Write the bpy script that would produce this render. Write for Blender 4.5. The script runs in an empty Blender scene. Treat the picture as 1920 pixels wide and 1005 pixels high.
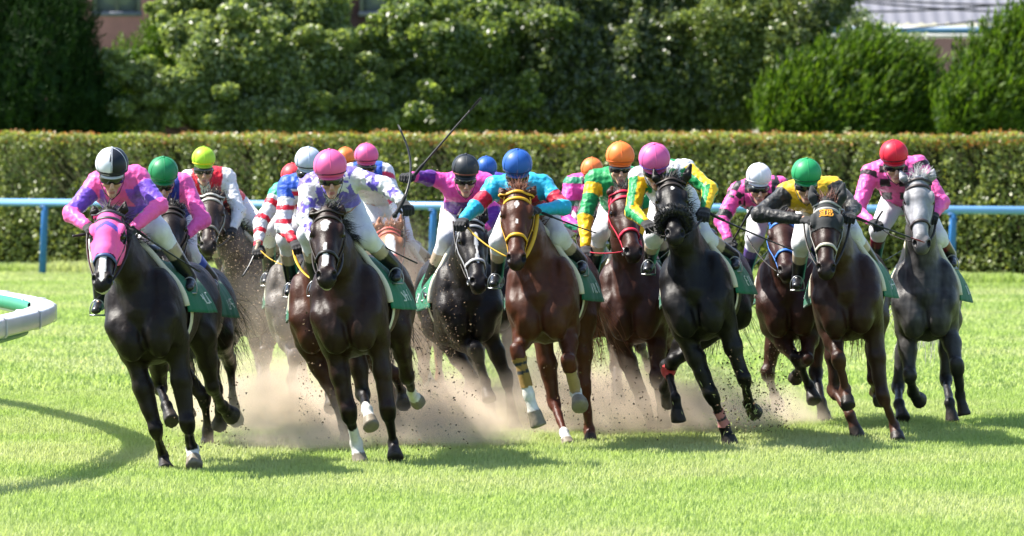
import bpy, math, random
import numpy as np
from mathutils import Vector, Matrix

# ------------------------------------------------------------------ camera, world, sun, exposure
SC = bpy.context.scene
F, H, HY = 10600.0, 2.42, 239.0            # focal length in photo pixels, eye height, horizon row
def P(px, py, Y):
    """photo pixel at distance Y (metres from the camera) -> world point"""
    return np.array([(px-960)*Y/F, Y, H-(py-HY)*Y/F])
cd = bpy.data.cameras.new('race_camera'); cam = bpy.data.objects.new('race_camera', cd)
SC.collection.objects.link(cam); SC.camera = cam
cam.location = (0, 0, H); cam.rotation_euler = (math.radians(90), 0, 0)
cd.sensor_width = 36; cd.lens = 36*F/1920; cd.shift_y = -263.5/1920
cd.clip_start = 1; cd.clip_end = 2000
cd.dof.use_dof = True; cd.dof.focus_distance = 41.5; cd.dof.aperture_fstop = 4.6
W = bpy.data.worlds.new('World'); SC.world = W; W.use_nodes = True
nt = W.node_tree; bg = nt.nodes['Background']
sky = nt.nodes.new('ShaderNodeTexSky'); sky.sky_type = 'NISHITA'; sky.sun_disc = False
TO_SUN = Vector((-0.74, 0.16, 1.0)).normalized()
sky.sun_elevation = math.asin(TO_SUN.z); sky.sun_rotation = math.atan2(TO_SUN.x, TO_SUN.y)
nt.links.new(sky.outputs[0], bg.inputs[0]); bg.inputs[1].default_value = 0.11
sl = bpy.data.lights.new('sun', 'SUN'); so = bpy.data.objects.new('sun', sl); SC.collection.objects.link(so)
sl.energy = 5.0; sl.angle = math.radians(0.5); sl.color = (1, .95, .86)
so.rotation_euler = (-TO_SUN).to_track_quat('-Z', 'Y').to_euler(); so.location = (-20, 30, 40)
SC.view_settings.view_transform = 'Standard'; SC.view_settings.look = 'None'
SC.view_settings.exposure = 1.38; SC.view_settings.gamma = 1
SC.cycles.use_denoising = True; SC.cycles.max_bounces = 8; SC.cycles.transparent_max_bounces = 8
SC.cycles.volume_bounces = 4; SC.cycles.volume_max_steps = 96; SC.cycles.volume_step_rate = 2.0
SC.cycles.sample_clamp_indirect = 6
rng = np.random.default_rng(7); random.seed(7)

# ------------------------------------------------------------------ generic helpers
def lin(c):
    c = np.asarray(c, float)
    return np.where(c <= .04045, c/12.92, ((c+.055)/1.055)**2.4)
def hexc(s):
    return lin([int(s[i:i+2], 16)/255 for i in (0, 2, 4)])
def nrm(v):
    v = np.asarray(v, float); return v/max(np.linalg.norm(v), 1e-9)
def A3(*a): return np.array(a, float)
_nr = np.random.default_rng(3)
_K = _nr.normal(size=(10, 3)); _PH = _nr.uniform(0, 6.28, 10)
def wob(p, sc):
    """smooth pseudo-noise in about -1..1"""
    return np.sin(p@(_K.T*sc)+_PH).sum(-1)/4.5

def mesh_obj(name, V, Fs, mat=None, parent=None, loc=None, cols=None, smooth=True, fmat=None):
    """Fs: array (n,k) or list of such arrays. V in world space; stored relative to the thing's base."""
    V = np.asarray(V, np.float32).reshape(-1, 3)
    if isinstance(Fs, np.ndarray): Fs = [Fs]
    Fs = [np.asarray(f, np.int32) for f in Fs if len(f)]
    me = bpy.data.meshes.new(name)
    off = parent.matrix_world.translation if parent is not None else Vector((0, 0, 0))
    if parent is not None:
        base = np.array(parent['base_xyz'], np.float32)
    else:
        base = np.array(loc if loc is not None else (0, 0, 0), np.float32)
    me.vertices.add(len(V)); me.vertices.foreach_set('co', (V-base).ravel())
    nl = sum(f.size for f in Fs); me.loops.add(nl)
    me.loops.foreach_set('vertex_index', np.concatenate([f.ravel() for f in Fs]))
    tot = np.concatenate([np.full(len(f), f.shape[1], np.int32) for f in Fs])
    st = np.concatenate([[0], np.cumsum(tot)[:-1]]).astype(np.int32)
    me.polygons.add(len(tot)); me.polygons.foreach_set('loop_start', st); me.polygons.foreach_set('loop_total', tot)
    if smooth: me.polygons.foreach_set('use_smooth', np.ones(len(tot), bool))
    mats = mat if isinstance(mat, (list, tuple)) else [mat]
    for m in mats:
        if m: me.materials.append(m)
    if fmat is not None: me.polygons.foreach_set('material_index', np.asarray(fmat, np.int32))
    if cols is not None:
        at = me.color_attributes.new('Col', 'FLOAT_COLOR', 'POINT')
        c = np.ones((len(V), 4), np.float32); c[:, :3] = cols
        at.data.foreach_set('color', c.ravel())
    me.update(calc_edges=True); me.validate()
    o = bpy.data.objects.new(name, me); SC.collection.objects.link(o)
    if parent is not None: o.parent = parent
    else:
        o.location = base
    o['base_xyz'] = [float(x) for x in base]
    return o
def empty(name, loc):
    o = bpy.data.objects.new(name, None); SC.collection.objects.link(o); o.location = loc
    o['base_xyz'] = [float(x) for x in loc]; o.empty_display_size = .2
    return o
def tag(o, label=None, cat=None, group=None, kind=None):
    if label: o['label'] = label
    if cat: o['category'] = cat
    if group: o['group'] = group
    if kind: o['kind'] = kind
    return o
def part_label(o, label): o['label'] = label; return o

class MB:
    """collects simple shapes into one mesh"""
    def __init__(s): s.V = []; s.F = {}; s.n = 0; s.C = []
    def add(s, V, Fs, col=None):
        V = np.asarray(V, float).reshape(-1, 3)
        for f in (Fs if isinstance(Fs, list) else [Fs]):
            f = np.asarray(f, int); s.F.setdefault(f.shape[1], []).append(f+s.n)
        s.V.append(V); s.n += len(V)
        s.C.append(np.tile(np.asarray(col if col is not None else (1, 1, 1), float), (len(V), 1)) if np.ndim(col) < 2 else col)
    def tube(s, pts, r, n=8, flat=1.0, up=None, col=None, caps=True):
        pts = np.asarray(pts, float); m = len(pts); r = np.broadcast_to(r, (m,))
        T = np.gradient(pts, axis=0); T /= np.linalg.norm(T, axis=1)[:, None]+1e-9
        u = nrm(np.cross(T[0], up if up is not None else (0.31, .2, .93)))
        V = []
        for i in range(m):
            u = nrm(u-T[i]*(u@T[i])); v = np.cross(T[i], u)
            a = np.arange(n)*2*math.pi/n
            V.append(pts[i]+r[i]*(np.cos(a)[:, None]*u+flat*np.sin(a)[:, None]*v))
        V = np.concatenate(V); q = []
        for i in range(m-1):
            j = np.arange(n); k = (j+1) % n
            q.append(np.stack([i*n+j, i*n+k, (i+1)*n+k, (i+1)*n+j], 1))
        Fs = [np.concatenate(q)]
        if caps: Fs += [np.arange(n)[::-1][None], ((m-1)*n+np.arange(n))[None]]
        s.add(V, Fs, col)
    def strap(s, pts, nor, w, th, col=None, closed=False):
        """flat band lying along pts, nor = outward normals, w = half-width, th = thickness"""
        pts = np.asarray(pts, float); nor = np.asarray(nor, float); m = len(pts)
        T = (np.roll(pts, -1, 0)-np.roll(pts, 1, 0)) if closed else np.gradient(pts, axis=0)
        B = np.cross(T, nor); B /= np.linalg.norm(B, axis=1)[:, None]+1e-9
        V = np.stack([pts-B*w, pts-B*w*.8+nor*th, pts+B*w*.8+nor*th, pts+B*w], 1).reshape(-1, 3)
        q = []; R = m if closed else m-1
        for i in range(R):
            a, b = i*4, ((i+1) % m)*4
            for j in range(4):
                k = (j+1) % 4; q.append((a+j, b+j, b+k, a+k))
        s.add(V, np.array(q), col)
    def box(s, c, h, R=None, col=None):
        c = np.asarray(c, float); h = np.asarray(h, float)
        S = np.array([(x, y, z) for x in (-1, 1) for y in (-1, 1) for z in (-1, 1)], float)*h
        if R is not None: S = S@np.asarray(R)
        s.add(c+S, np.array([(0, 1, 3, 2), (4, 6, 7, 5), (0, 4, 5, 1), (2, 3, 7, 6), (0, 2, 6, 4), (1, 5, 7, 3)]), col)
    def ball(s, c, r, n=10, R=None, col=None):
        r = np.broadcast_to(r, (3,)); V = []; q = []
        for i in range(n+1):
            th = math.pi*i/n
            for j in range(2*n):
                ph = math.pi*j/n; V.append((math.sin(th)*math.cos(ph), math.sin(th)*math.sin(ph), math.cos(th)))
        for i in range(n):
            for j in range(2*n):
                k = (j+1) % (2*n); q.append((i*2*n+j, (i+1)*2*n+j, (i+1)*2*n+k, i*2*n+k))
        V = np.array(V)*r
        if R is not None: V = V@np.asarray(R)
        s.add(V+np.asarray(c), np.array(q), col)
    def build(s, name, mat, parent=None, loc=None, cols=False, smooth=True):
        return mesh_obj(name, np.concatenate(s.V), [np.concatenate(f) for f in s.F.values()], mat, parent, loc,
                        np.concatenate(s.C) if cols else None, smooth)

# ------------------------------------------------------------------ materials
def newmat(name):
    m = bpy.data.materials.new(name); m.use_nodes = True
    return m, m.node_tree.nodes, m.node_tree.links, m.node_tree.nodes['Principled BSDF']
def ramp_node(N, stops):
    r = N.new('ShaderNodeValToRGB'); el = r.color_ramp.elements
    while len(el) < len(stops): el.new(.5)
    for e, (p, c) in zip(el, stops): e.position = p; e.color = (*c, 1)
    return r
def noise_node(N, L, scale, detail=4, coord='Object', rough=.55):
    tc = N.new('ShaderNodeTexCoord'); n = N.new('ShaderNodeTexNoise')
    n.inputs['Scale'].default_value = scale; n.inputs['Detail'].default_value = detail; n.inputs['Roughness'].default_value = rough
    L.new(tc.outputs[coord], n.inputs['Vector']); return n
def bump(N, L, b, src, strength, dist=.01):
    bp = N.new('ShaderNodeBump'); bp.inputs['Strength'].default_value = strength; bp.inputs['Distance'].default_value = dist
    L.new(src, bp.inputs['Height']); L.new(bp.outputs[0], b.inputs['Normal'])
def plain(name, c, rough=.5, spec=.5, metal=0, var=.15, scale=8, bmp=0):
    m, N, L, b = newmat(name); c = np.asarray(c)
    n = noise_node(N, L, scale)
    r = ramp_node(N, [(.3, np.clip(c*(1-var), 0, 1)), (.7, np.clip(c*(1+var), 0, 1))])
    L.new(n.outputs[0], r.inputs[0]); L.new(r.outputs[0], b.inputs['Base Color'])
    b.inputs['Roughness'].default_value = rough; b.inputs['Specular IOR Level'].default_value = spec
    b.inputs['Metallic'].default_value = metal
    if bmp: bump(N, L, b, n.outputs[0], bmp)
    return m
def attr_mat(name, rough=.5, spec=.5, scale=30, var=.2, bmp=.15, sheen=0, coat=0, dist=.01, trans=0):
    """colour from the mesh's own colour attribute, broken up with noise"""
    m, N, L, b = newmat(name)
    a = N.new('ShaderNodeAttribute'); a.attribute_name = 'Col'
    n = noise_node(N, L, scale, 5)
    mp = N.new('ShaderNodeMapRange'); mp.inputs[3].default_value = 1-var; mp.inputs[4].default_value = 1+var
    L.new(n.outputs[0], mp.inputs[0])
    mx = N.new('ShaderNodeMix'); mx.data_type = 'RGBA'; mx.blend_type = 'MULTIPLY'; mx.inputs[0].default_value = 1
    L.new(a.outputs['Color'], mx.inputs[6]); L.new(mp.outputs[0], mx.inputs[7]); L.new(mx.outputs[2], b.inputs['Base Color'])
    b.inputs['Roughness'].default_value = rough; b.inputs['Specular IOR Level'].default_value = spec
    b.inputs['Sheen Weight'].default_value = sheen
    b.inputs['Coat Weight'].default_value = coat; b.inputs['Coat Roughness'].default_value = .25
    if bmp: bump(N, L, b, n.outputs[0], bmp, dist)
    return m
def leaf_mat(name, dark, light, rough=.38, transl=.35, tcol=None, spec=.5, patch=None):
    """leaf: per-leaf random colour, glossy skin, light through it"""
    m, N, L, b = newmat(name); out = N['Material Output']
    g = N.new('ShaderNodeNewGeometry')
    r = ramp_node(N, [(0, dark), (.55, (np.asarray(dark)+light)/2), (1, light)]); L.new(g.outputs['Random Per Island'], r.inputs[0])
    if patch is not None:                                # slow drift to another tint across the ground
        pn = noise_node(N, L, patch[1], 4); pr = ramp_node(N, [(.42, A3(0, 0, 0)), (.62, A3(1, 1, 1))]); L.new(pn.outputs[0], pr.inputs[0])
        pm = N.new('ShaderNodeMix'); pm.data_type = 'RGBA'; pm.inputs[7].default_value = (*patch[0], 1)
        pf_ = N.new('ShaderNodeMath'); pf_.operation = 'MULTIPLY'; pf_.inputs[1].default_value = patch[2]; L.new(pr.outputs[0], pf_.inputs[0])
        L.new(pf_.outputs[0], pm.inputs[0]); L.new(r.outputs[0], pm.inputs[6])
        class _R: outputs = [pm.outputs[2]]
        r = _R
    L.new(r.outputs[0], b.inputs['Base Color']); b.inputs['Roughness'].default_value = rough; b.inputs['Specular IOR Level'].default_value = spec
    t = N.new('ShaderNodeBsdfTranslucent')
    hs = N.new('ShaderNodeMix'); hs.data_type = 'RGBA'; hs.blend_type = 'MULTIPLY'; hs.inputs[0].default_value = 1
    L.new(r.outputs[0], hs.inputs[6]); hs.inputs[7].default_value = (*(tcol if tcol is not None else (1.7, 1.6, .8)), 1)
    L.new(hs.outputs[2], t.inputs['Color'])
    mx = N.new('ShaderNodeMixShader'); mx.inputs[0].default_value = transl
    L.new(b.outputs[0], mx.inputs[1]); L.new(t.outputs[0], mx.inputs[2]); L.new(mx.outputs[0], out.inputs['Surface'])
    return m
def coat_mat():
    m, N, L, b = newmat('horse_coat'); a = N.new('ShaderNodeAttribute'); a.attribute_name = 'Col'
    n = noise_node(N, L, 20, 6); n2 = noise_node(N, L, 190, 3); n3 = noise_node(N, L, 42, 5, rough=.75)
    mp = N.new('ShaderNodeMapRange'); mp.inputs[3].default_value = .6; mp.inputs[4].default_value = 1.4; L.new(n.outputs[0], mp.inputs[0])
    mx = N.new('ShaderNodeMix'); mx.data_type = 'RGBA'; mx.blend_type = 'MULTIPLY'; mx.inputs[0].default_value = 1
    L.new(a.outputs['Color'], mx.inputs[6]); L.new(mp.outputs[0], mx.inputs[7])
    dr = ramp_node(N, [(.66, A3(0, 0, 0)), (.80, A3(.35, .35, .35))]); L.new(n3.outputs[0], dr.inputs[0])
    md = N.new('ShaderNodeMix'); md.data_type = 'RGBA'; L.new(dr.outputs[0], md.inputs[0]); L.new(mx.outputs[2], md.inputs[6]); md.inputs[7].default_value = (.10, .07, .05, 1)
    L.new(md.outputs[2], b.inputs['Base Color']); b.inputs['Specular IOR Level'].default_value = .20
    rr = N.new('ShaderNodeMapRange'); rr.inputs[3].default_value = .30; rr.inputs[4].default_value = .52; L.new(n3.outputs[0], rr.inputs[0]); L.new(rr.outputs[0], b.inputs['Roughness'])
    ad = N.new('ShaderNodeMath'); ad.operation = 'MULTIPLY_ADD'; ad.inputs[1].default_value = .35; L.new(n2.outputs[0], ad.inputs[0]); L.new(n.outputs[0], ad.inputs[2])
    bump(N, L, b, ad.outputs[0], .6, .008); return m
M = dict(
    coat=coat_mat(),
    hair=attr_mat('horse_hair', rough=.5, spec=.4, scale=60, var=.3, bmp=0),
    silk=attr_mat('racing_silk', rough=.48, spec=.32, scale=34, var=.10, bmp=.55, sheen=.1, dist=.012),
    cloth=attr_mat('woven_cloth', rough=.75, spec=.25, scale=40, var=.12, bmp=.2, sheen=.15),
    skin=attr_mat('skin', rough=.5, spec=.4, scale=60, var=.12, bmp=.1),
    shell=attr_mat('helmet_cover', rough=.48, spec=.35, scale=9, var=.05, bmp=.12, dist=.01),
    leather=plain('black_leather', (.012, .011, .011), .35, .5, var=.3, scale=30),
    boot=attr_mat('boot_leather', rough=.3, spec=.5, scale=25, var=.2, bmp=.1),
    eye=plain('eye_gloss', (.006, .004, .003), .06, .6, var=.1),
    lens=plain('dark_lens', (.008, .008, .01), .08, .6, var=.1),
    steel=plain('dull_steel', (.32, .32, .33), .35, .5, 1, var=.1),
    strapm=attr_mat('strap_leather', rough=.5, spec=.4, scale=50, var=.15, bmp=.05),
)
# ------------------------------------------------------------------ implicit bodies: smooth unions of tapered limbs, turned into one continuous mesh
class Body:
    def __init__(s, xs, ys, zs):
        s.ax = [np.asarray(a, np.float32) for a in (xs, ys, zs)]
        s.d = np.full([len(a) for a in s.ax], .5, np.float32)
    def _sl(s, lo, hi):
        r = []
        for a, l, h in zip(s.ax, lo, hi):
            i, j = np.searchsorted(a, l), np.searchsorted(a, h)
            r.append(slice(int(max(i-1, 0)), int(min(j+1, len(a)))))
        return tuple(r)
    def _mix(s, sl, b, k, op):
        a = s.d[sl]
        if op == 'u': s.d[sl] = np.minimum(a, b)-np.clip(k-np.abs(a-b), 0, None)**2/k*.25
        else: s.d[sl] = np.maximum(a, -b)+np.clip(k-np.abs(a+b), 0, None)**2/k*.25
    def cone(s, A, B, ra, rb, S=None, k=.03, cap=1.0, op='u', cap0=None):
        A = np.asarray(A, float); B = np.asarray(B, float)
        a1, a2 = (ra, ra) if np.isscalar(ra) else ra; b1, b2 = (rb, rb) if np.isscalar(rb) else rb
        L = np.linalg.norm(B-A); w = (B-A)/max(L, 1e-6)
        if S is None: S = (1, .01, .02)
        u = np.asarray(S, float); u = u-w*(u@w)
        if np.linalg.norm(u) < 1e-3: u = np.cross(w, (0.1, 1, .2))
        u = nrm(u); v = np.cross(w, u); R = max(a1, a2, b1, b2)+2*k+.01
        sl = s._sl(np.minimum(A, B)-R, np.maximum(A, B)+R)
        X = s.ax[0][sl[0]][:, None, None]-A[0]; Y = s.ax[1][sl[1]][None, :, None]-A[1]; Z = s.ax[2][sl[2]][None, None, :]-A[2]
        if 0 in (X.size, Y.size, Z.size): return
        ww = X*w[0]+Y*w[1]+Z*w[2]; t = np.clip(ww/max(L, 1e-6), 0, 1)
        ov = ww-t*L; x = X*u[0]+Y*u[1]+Z*u[2]; y = X*v[0]+Y*v[1]+Z*v[2]
        ru = a1+(b1-a1)*t; rv = a2+(b2-a2)*t
        c0 = cap if cap0 is None else cap0
        rw = np.minimum(ru, rv)*np.where(ov > 0, cap, c0)
        s._mix(sl, s._k(x, y, ov, ru, rv, rw), k, op)
    @staticmethod
    def _k(x, y, z, a, b, c):
        k0 = np.sqrt((x/a)**2+(y/b)**2+(z/c)**2); k1 = np.sqrt((x/(a*a))**2+(y/(b*b))**2+(z/(c*c))**2)+1e-6
        return (k0*(k0-1)/k1).astype(np.float32)
    def ell(s, c, r, Rm=None, k=.03, op='u'):
        """Rm rows = the ellipsoid's axes in world space"""
        c = np.asarray(c, float); r = np.broadcast_to(r, (3,)); Rm = np.eye(3) if Rm is None else np.asarray(Rm)
        R = max(r)+2*k+.01; sl = s._sl(c-R, c+R)
        X = s.ax[0][sl[0]][:, None, None]-c[0]; Y = s.ax[1][sl[1]][None, :, None]-c[1]; Z = s.ax[2][sl[2]][None, None, :]-c[2]
        if 0 in (X.size, Y.size, Z.size): return
        q = [X*m[0]+Y*m[1]+Z*m[2] for m in Rm]
        s._mix(sl, s._k(*q, *r), k, op)
    def at(s, p):
        p = np.asarray(p, float).reshape(-1, 3); I = []; Fr = []
        for i, a in enumerate(s.ax):
            f = np.interp(p[:, i], a, np.arange(len(a))); j = np.minimum(f.astype(int), len(a)-2); I.append(j); Fr.append(f-j)
        v = 0
        for dx in (0, 1):
            for dy in (0, 1):
                for dz in (0, 1):
                    wgt = (Fr[0] if dx else 1-Fr[0])*(Fr[1] if dy else 1-Fr[1])*(Fr[2] if dz else 1-Fr[2])
                    v = v+wgt*s.d[I[0]+dx, I[1]+dy, I[2]+dz]
        return v
    def exit(s, o, dirs, tmax=.7, n=160):
        """first place where rays from inside leave the body"""
        dirs = np.asarray(dirs, float); o = np.broadcast_to(o, dirs.shape); t = np.linspace(0, tmax, n)
        pts = o[:, None, :]+dirs[:, None, :]*t[None, :, None]
        d = s.at(pts).reshape(len(dirs), n); pos = d > 0
        i = np.argmax(pos, 1); i = np.where(pos.any(1), i, n-1); i = np.maximum(i, 1); r = np.arange(len(dirs))
        d0, d1 = d[r, i-1], d[r, i]; f = np.where(d0 < 0, d0/(d0-d1-1e-9), 1.0)
        return (t[i-1]+(t[i]-t[i-1])*np.clip(f, 0, 1))
    def mesh(s):
        d = s.d; ins = d < 0; nx, ny, nz = d.shape
        c = [ins[i:nx-1+i, j:ny-1+j, k:nz-1+k] for i in (0, 1) for j in (0, 1) for k in (0, 1)]
        al = c[0].copy(); an = c[0].copy()
        for q in c[1:]: al &= q; an |= q
        act = an & ~al; ci = np.argwhere(act); idx = np.full(act.shape, -1, np.int32); idx[act] = np.arange(len(ci))
        off = np.array([(i, j, k) for i in (0, 1) for j in (0, 1) for k in (0, 1)])
        val = np.stack([d[ci[:, 0]+o[0], ci[:, 1]+o[1], ci[:, 2]+o[2]] for o in off], 1)
        sm = np.zeros((len(ci), 3)); cnt = np.zeros(len(ci))
        for a in range(8):
            for b in range(a+1, 8):
                if np.abs(off[a]-off[b]).sum() != 1: continue
                x = (val[:, a] < 0) != (val[:, b] < 0); f = np.where(x, val[:, a]/(val[:, a]-val[:, b]+1e-12), 0)
                sm += np.where(x[:, None], off[a]+(off[b]-off[a])*f[:, None], 0); cnt += x
        g = ci+sm/cnt[:, None]
        V = np.stack([np.interp(g[:, i], np.arange(len(s.ax[i])), s.ax[i]) for i in range(3)], 1)
        Q = []
        for ax in range(3):
            b, e = (ax+1) % 3, (ax+2) % 3
            n = list(d.shape); lo = [slice(0, m) for m in n]; lo[ax] = slice(0, n[ax]-1); hi = list(lo); hi[ax] = slice(1, n[ax])
            A_, B_ = ins[tuple(lo)], ins[tuple(hi)]; ed = np.argwhere(A_ != B_)
            ok = (ed[:, b] > 0) & (ed[:, e] > 0) & (ed[:, b] < n[b]-1) & (ed[:, e] < n[e]-1); ed = ed[ok]
            fl = A_[ed[:, 0], ed[:, 1], ed[:, 2]]
            def I(db, de):
                q = ed.copy(); q[:, b] -= db; q[:, e] -= de; return idx[q[:, 0], q[:, 1], q[:, 2]]
            q = np.stack([I(1, 1), I(0, 1), I(0, 0), I(1, 0)], 1)
            Q.append(np.where(fl[:, None], q, q[:, ::-1]))
        Q = np.concatenate(Q)
        # one light Taubin pass evens out the lattice
        e0 = np.concatenate([Q[:, i] for i in range(4)]); e1 = np.concatenate([Q[:, (i+1) % 4] for i in range(4)])
        deg = np.bincount(e0, minlength=len(V))+np.bincount(e1, minlength=len(V))
        for lam in (.5, -.42):
            sN = np.stack([np.bincount(e0, V[e1, i], len(V))+np.bincount(e1, V[e0, i], len(V)) for i in range(3)], 1)
            V = V+lam*(sN/np.maximum(deg, 1)[:, None]-V)
        return V, Q
def axis(lo, hi, h, fine=()):
    """grid line positions from lo to hi, spacing h, finer inside the listed (a, b, step) ranges"""
    out = [lo]
    while out[-1] < hi:
        x = out[-1]; st = h
        for a, b, q in fine:
            if a-.02 <= x <= b: st = min(st, q)
        out.append(x+st)
    return np.array(out)
def normals(V, Q):
    n = np.cross(V[Q[:, 2]]-V[Q[:, 0]], V[Q[:, 3]]-V[Q[:, 1]]); N = np.zeros_like(V)
    for i in range(4):
        for a in range(3): N[:, a] += np.bincount(Q[:, i], n[:, a], len(V))
    return N/(np.linalg.norm(N, axis=1)[:, None]+1e-12)
def cut(V, Q, keep, off):
    """the faces of a surface whose corners are all in keep, pushed out along the normals"""
    N = normals(V, Q); f = keep[Q].all(1); q = Q[f]; u, inv = np.unique(q, return_inverse=True)
    o = off[u][:, None] if np.ndim(off) else off
    return V[u]+N[u]*o, inv.reshape(q.shape), u
def seg(V, A, B):
    """distance of V from a segment, and where along it"""
    A = np.asarray(A, float); w = np.asarray(B, float)-A; t = np.clip((V-A)@w/(w@w+1e-9), 0, 1)
    return np.linalg.norm(V-A-t[:, None]*w, axis=1), t
def chain(par, px, py, L, sg):
    """the joint seen at photo pixel (px, py) one bone length L from its parent joint; sg +1 bends away from the viewer, -1 towards"""
    C = A3(0, 0, H); r = A3((px-960)/F, 1, -(py-HY)/F); o = C-par
    a, b, c = r@r, o@r, o@o-L*L; D = b*b-a*c
    y = (-b+sg*math.sqrt(D))/a if D > 0 else -b/a
    return C+r*y
def smooth01(x): x = np.clip(x, 0, 1); return x*x*(3-2*x)
# ------------------------------------------------------------------ ground and grass
def leaf_quads(c, n, up, L, Wd, fold=.25):
    """rhombic folded leaves: c centres, n normals, up in-plane length direction"""
    u = up-n*(up*n).sum(1)[:, None]; u /= np.linalg.norm(u, axis=1)[:, None]+1e-9; v = np.cross(n, u)
    L = L[:, None]; Wd = Wd[:, None]
    V = np.stack([c-u*L*.5, c+v*Wd*.5+n*Wd*fold, c+u*L*.5, c-v*Wd*.5+n*Wd*fold], 1).reshape(-1, 3)
    return V, np.arange(len(V)).reshape(-1, 4)
def unit(a): return a/(np.linalg.norm(a, axis=1)[:, None]+1e-9)
m, N, L, b = newmat('turf'); n1 = noise_node(N, L, .8, 6); n2 = noise_node(N, L, 30, 6)
mx = N.new('ShaderNodeMix'); mx.data_type = 'FLOAT'; mx.inputs[0].default_value = .5; L.new(n1.outputs[0], mx.inputs[2]); L.new(n2.outputs[0], mx.inputs[3])
r = ramp_node(N, [(.35, A3(.085, .135, .028)), (.65, A3(.16, .225, .055))]); L.new(mx.outputs[0], r.inputs[0]); L.new(r.outputs[0], b.inputs['Base Color'])
b.inputs['Roughness'].default_value = .9; b.inputs['Specular IOR Level'].default_value = .15; bump(N, L, b, n2.outputs[0], .6, .05); M['turf'] = m
gx = np.concatenate([[-900, -60], np.linspace(-18, 18, 37), [60, 900]]); gy = np.concatenate([[-40, 10], np.linspace(26, 100, 60), [130, 300, 1500]])
X, Y_ = np.meshgrid(gx, gy, indexing='ij'); i, j = np.meshgrid(np.arange(len(gx)-1), np.arange(len(gy)-1), indexing='ij'); i = i.ravel(); j = j.ravel(); k = len(gy)
tag(mesh_obj('ground', np.stack([X.ravel(), Y_.ravel(), np.full(X.size, -.035)], 1), np.stack([i*k+j, (i+1)*k+j, (i+1)*k+j+1, i*k+j+1], 1), M['turf']), kind='structure')
M['grass'] = leaf_mat('grass_blade', A3(.31, .41, .125), A3(.44, .54, .185), rough=.55, transl=.45, tcol=(1.12, 1.18, .82), spec=.25, patch=(A3(.52, .54, .28), .32, .75))
def grass(name, y0, y1, dens, hgt, wid, wedge=.115, extra=None):
    n = int(dens*wedge*(y1**2-y0**2)); yy = np.sqrt(rng.uniform(y0**2, y1**2, n)); xx = rng.uniform(-1, 1, n)*(yy*wedge+.6)
    if extra is not None: xx, yy = extra; n = len(xx)
    p = np.stack([xx, yy, np.full(n, -.035)], 1); a = rng.uniform(0, 2*math.pi, n)
    patch = .5+.5*wob(np.stack([xx*1.0, yy*.55, 0*xx], 1), 1.6)
    patch2 = .5+.5*wob(np.stack([xx*1.0, yy*.5, 0*xx], 1), 5.)
    h_ = hgt*rng.uniform(.6, 1.1, n)*(.72+.4*patch+.30*patch2); w_ = wid*rng.uniform(.7, 1.3, n)
    d = np.stack([np.cos(a), np.sin(a), 0*a], 1); s_ = np.stack([-np.sin(a), np.cos(a), 0*a], 1); le = rng.uniform(.05, .55, n)
    zz = A3(0, 0, 1)
    mid = p+zz*(h_*.55)[:, None]+d*(h_*le*.25)[:, None]; tip = p+zz*(h_*(1-.3*le))[:, None]+d*(h_*le)[:, None]
    V = np.stack([p-s_*w_[:, None]*.5, p+s_*w_[:, None]*.5, mid+s_*w_[:, None]*.42, mid-s_*w_[:, None]*.42, tip], 1).reshape(-1, 3)
    o = np.arange(n)[:, None]*5
    return V, o+np.array([[0, 1, 2, 3]]), o+np.array([[3, 2, 4]])
parts = [grass('near', 30.5, 52, 2500, .062, .0080), grass('far', 52, 98, 480, .065, .020)]
tx = rng.uniform(-15, 15, 36000); ty = 92.3-tx*.463+rng.uniform(-.9, .15, 36000)     # unmown strip at the foot of the hedge
v3 = grass('edge', 0, 0, 0, .20, .02, extra=(tx, ty)); parts.append(v3)
VV, Q4, T3, n0 = [], [], [], 0
for v, q, t3 in parts: VV.append(v); Q4.append(q+n0); T3.append(t3+n0); n0 += len(v)
tag(mesh_obj('grass', np.concatenate(VV), [np.concatenate(Q4), np.concatenate(T3)], M['grass']), kind='stuff')

# ------------------------------------------------------------------ hedge
M['hedge_leaf'] = leaf_mat('hedge_leaf', A3(.09, .135, .032), A3(.33, .38, .10), rough=.40, transl=.45)
M['new_leaf'] = leaf_mat('young_hedge_leaf', A3(.22, .20, .03), A3(.50, .19, .06), rough=.4, transl=.4, tcol=(1.4, 1.2, .7))
M['bark'] = plain('bark', (.06, .042, .03), .85, .2, var=.4, scale=14, bmp=.6)
HA, HB = A3(-15.1, 99.6, 0), A3(15.1, 85.6, 0); hd_ = nrm(HB-HA); hn = A3(hd_[1], -hd_[0], 0); HL_ = np.linalg.norm(HB-HA)
if hn[1] > 0: hn = -hn
he = empty('hedge', .5*(HA+HB)); tag(he, 'long clipped leafy hedge with orange new growth running behind the blue rail', 'hedge')
HT, HD = 2.29, 1.3
def hedge_pts(n, where):
    a = rng.uniform(0, HL_, n)
    if where == 'front': z = .12+rng.uniform(0, 1, n)**.9*(HT-.12); d = -np.abs(rng.normal(size=n))*.13
    else: d = -rng.uniform(0, HD, n); z = HT-np.abs(rng.normal(size=n))*.05
    p = HA+np.outer(a, hd_)+np.outer(d, hn)+np.outer(z, (0, 0, 1)); lump = wob(p, 3.0)+.6*wob(p, 8.)
    p += np.outer(lump*(.07 if where == 'front' else .0), hn)+np.outer(lump*(.045 if where == 'top' else 0), (0, 0, 1))
    return p, lump
pf, lf = hedge_pts(88000, 'front'); pt, lt = hedge_pts(37000, 'top')
keep = (lf+rng.normal(size=len(lf))*.5 > -.75); pf = pf[keep]
pp = np.concatenate([pf, pt]); nn = unit(np.concatenate([np.tile(hn+A3(0, 0, .35), (len(pf), 1)), np.tile(A3(0, -.2, 1), (len(pt), 1))])+rng.normal(size=(len(pp), 3))*.65)
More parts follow.
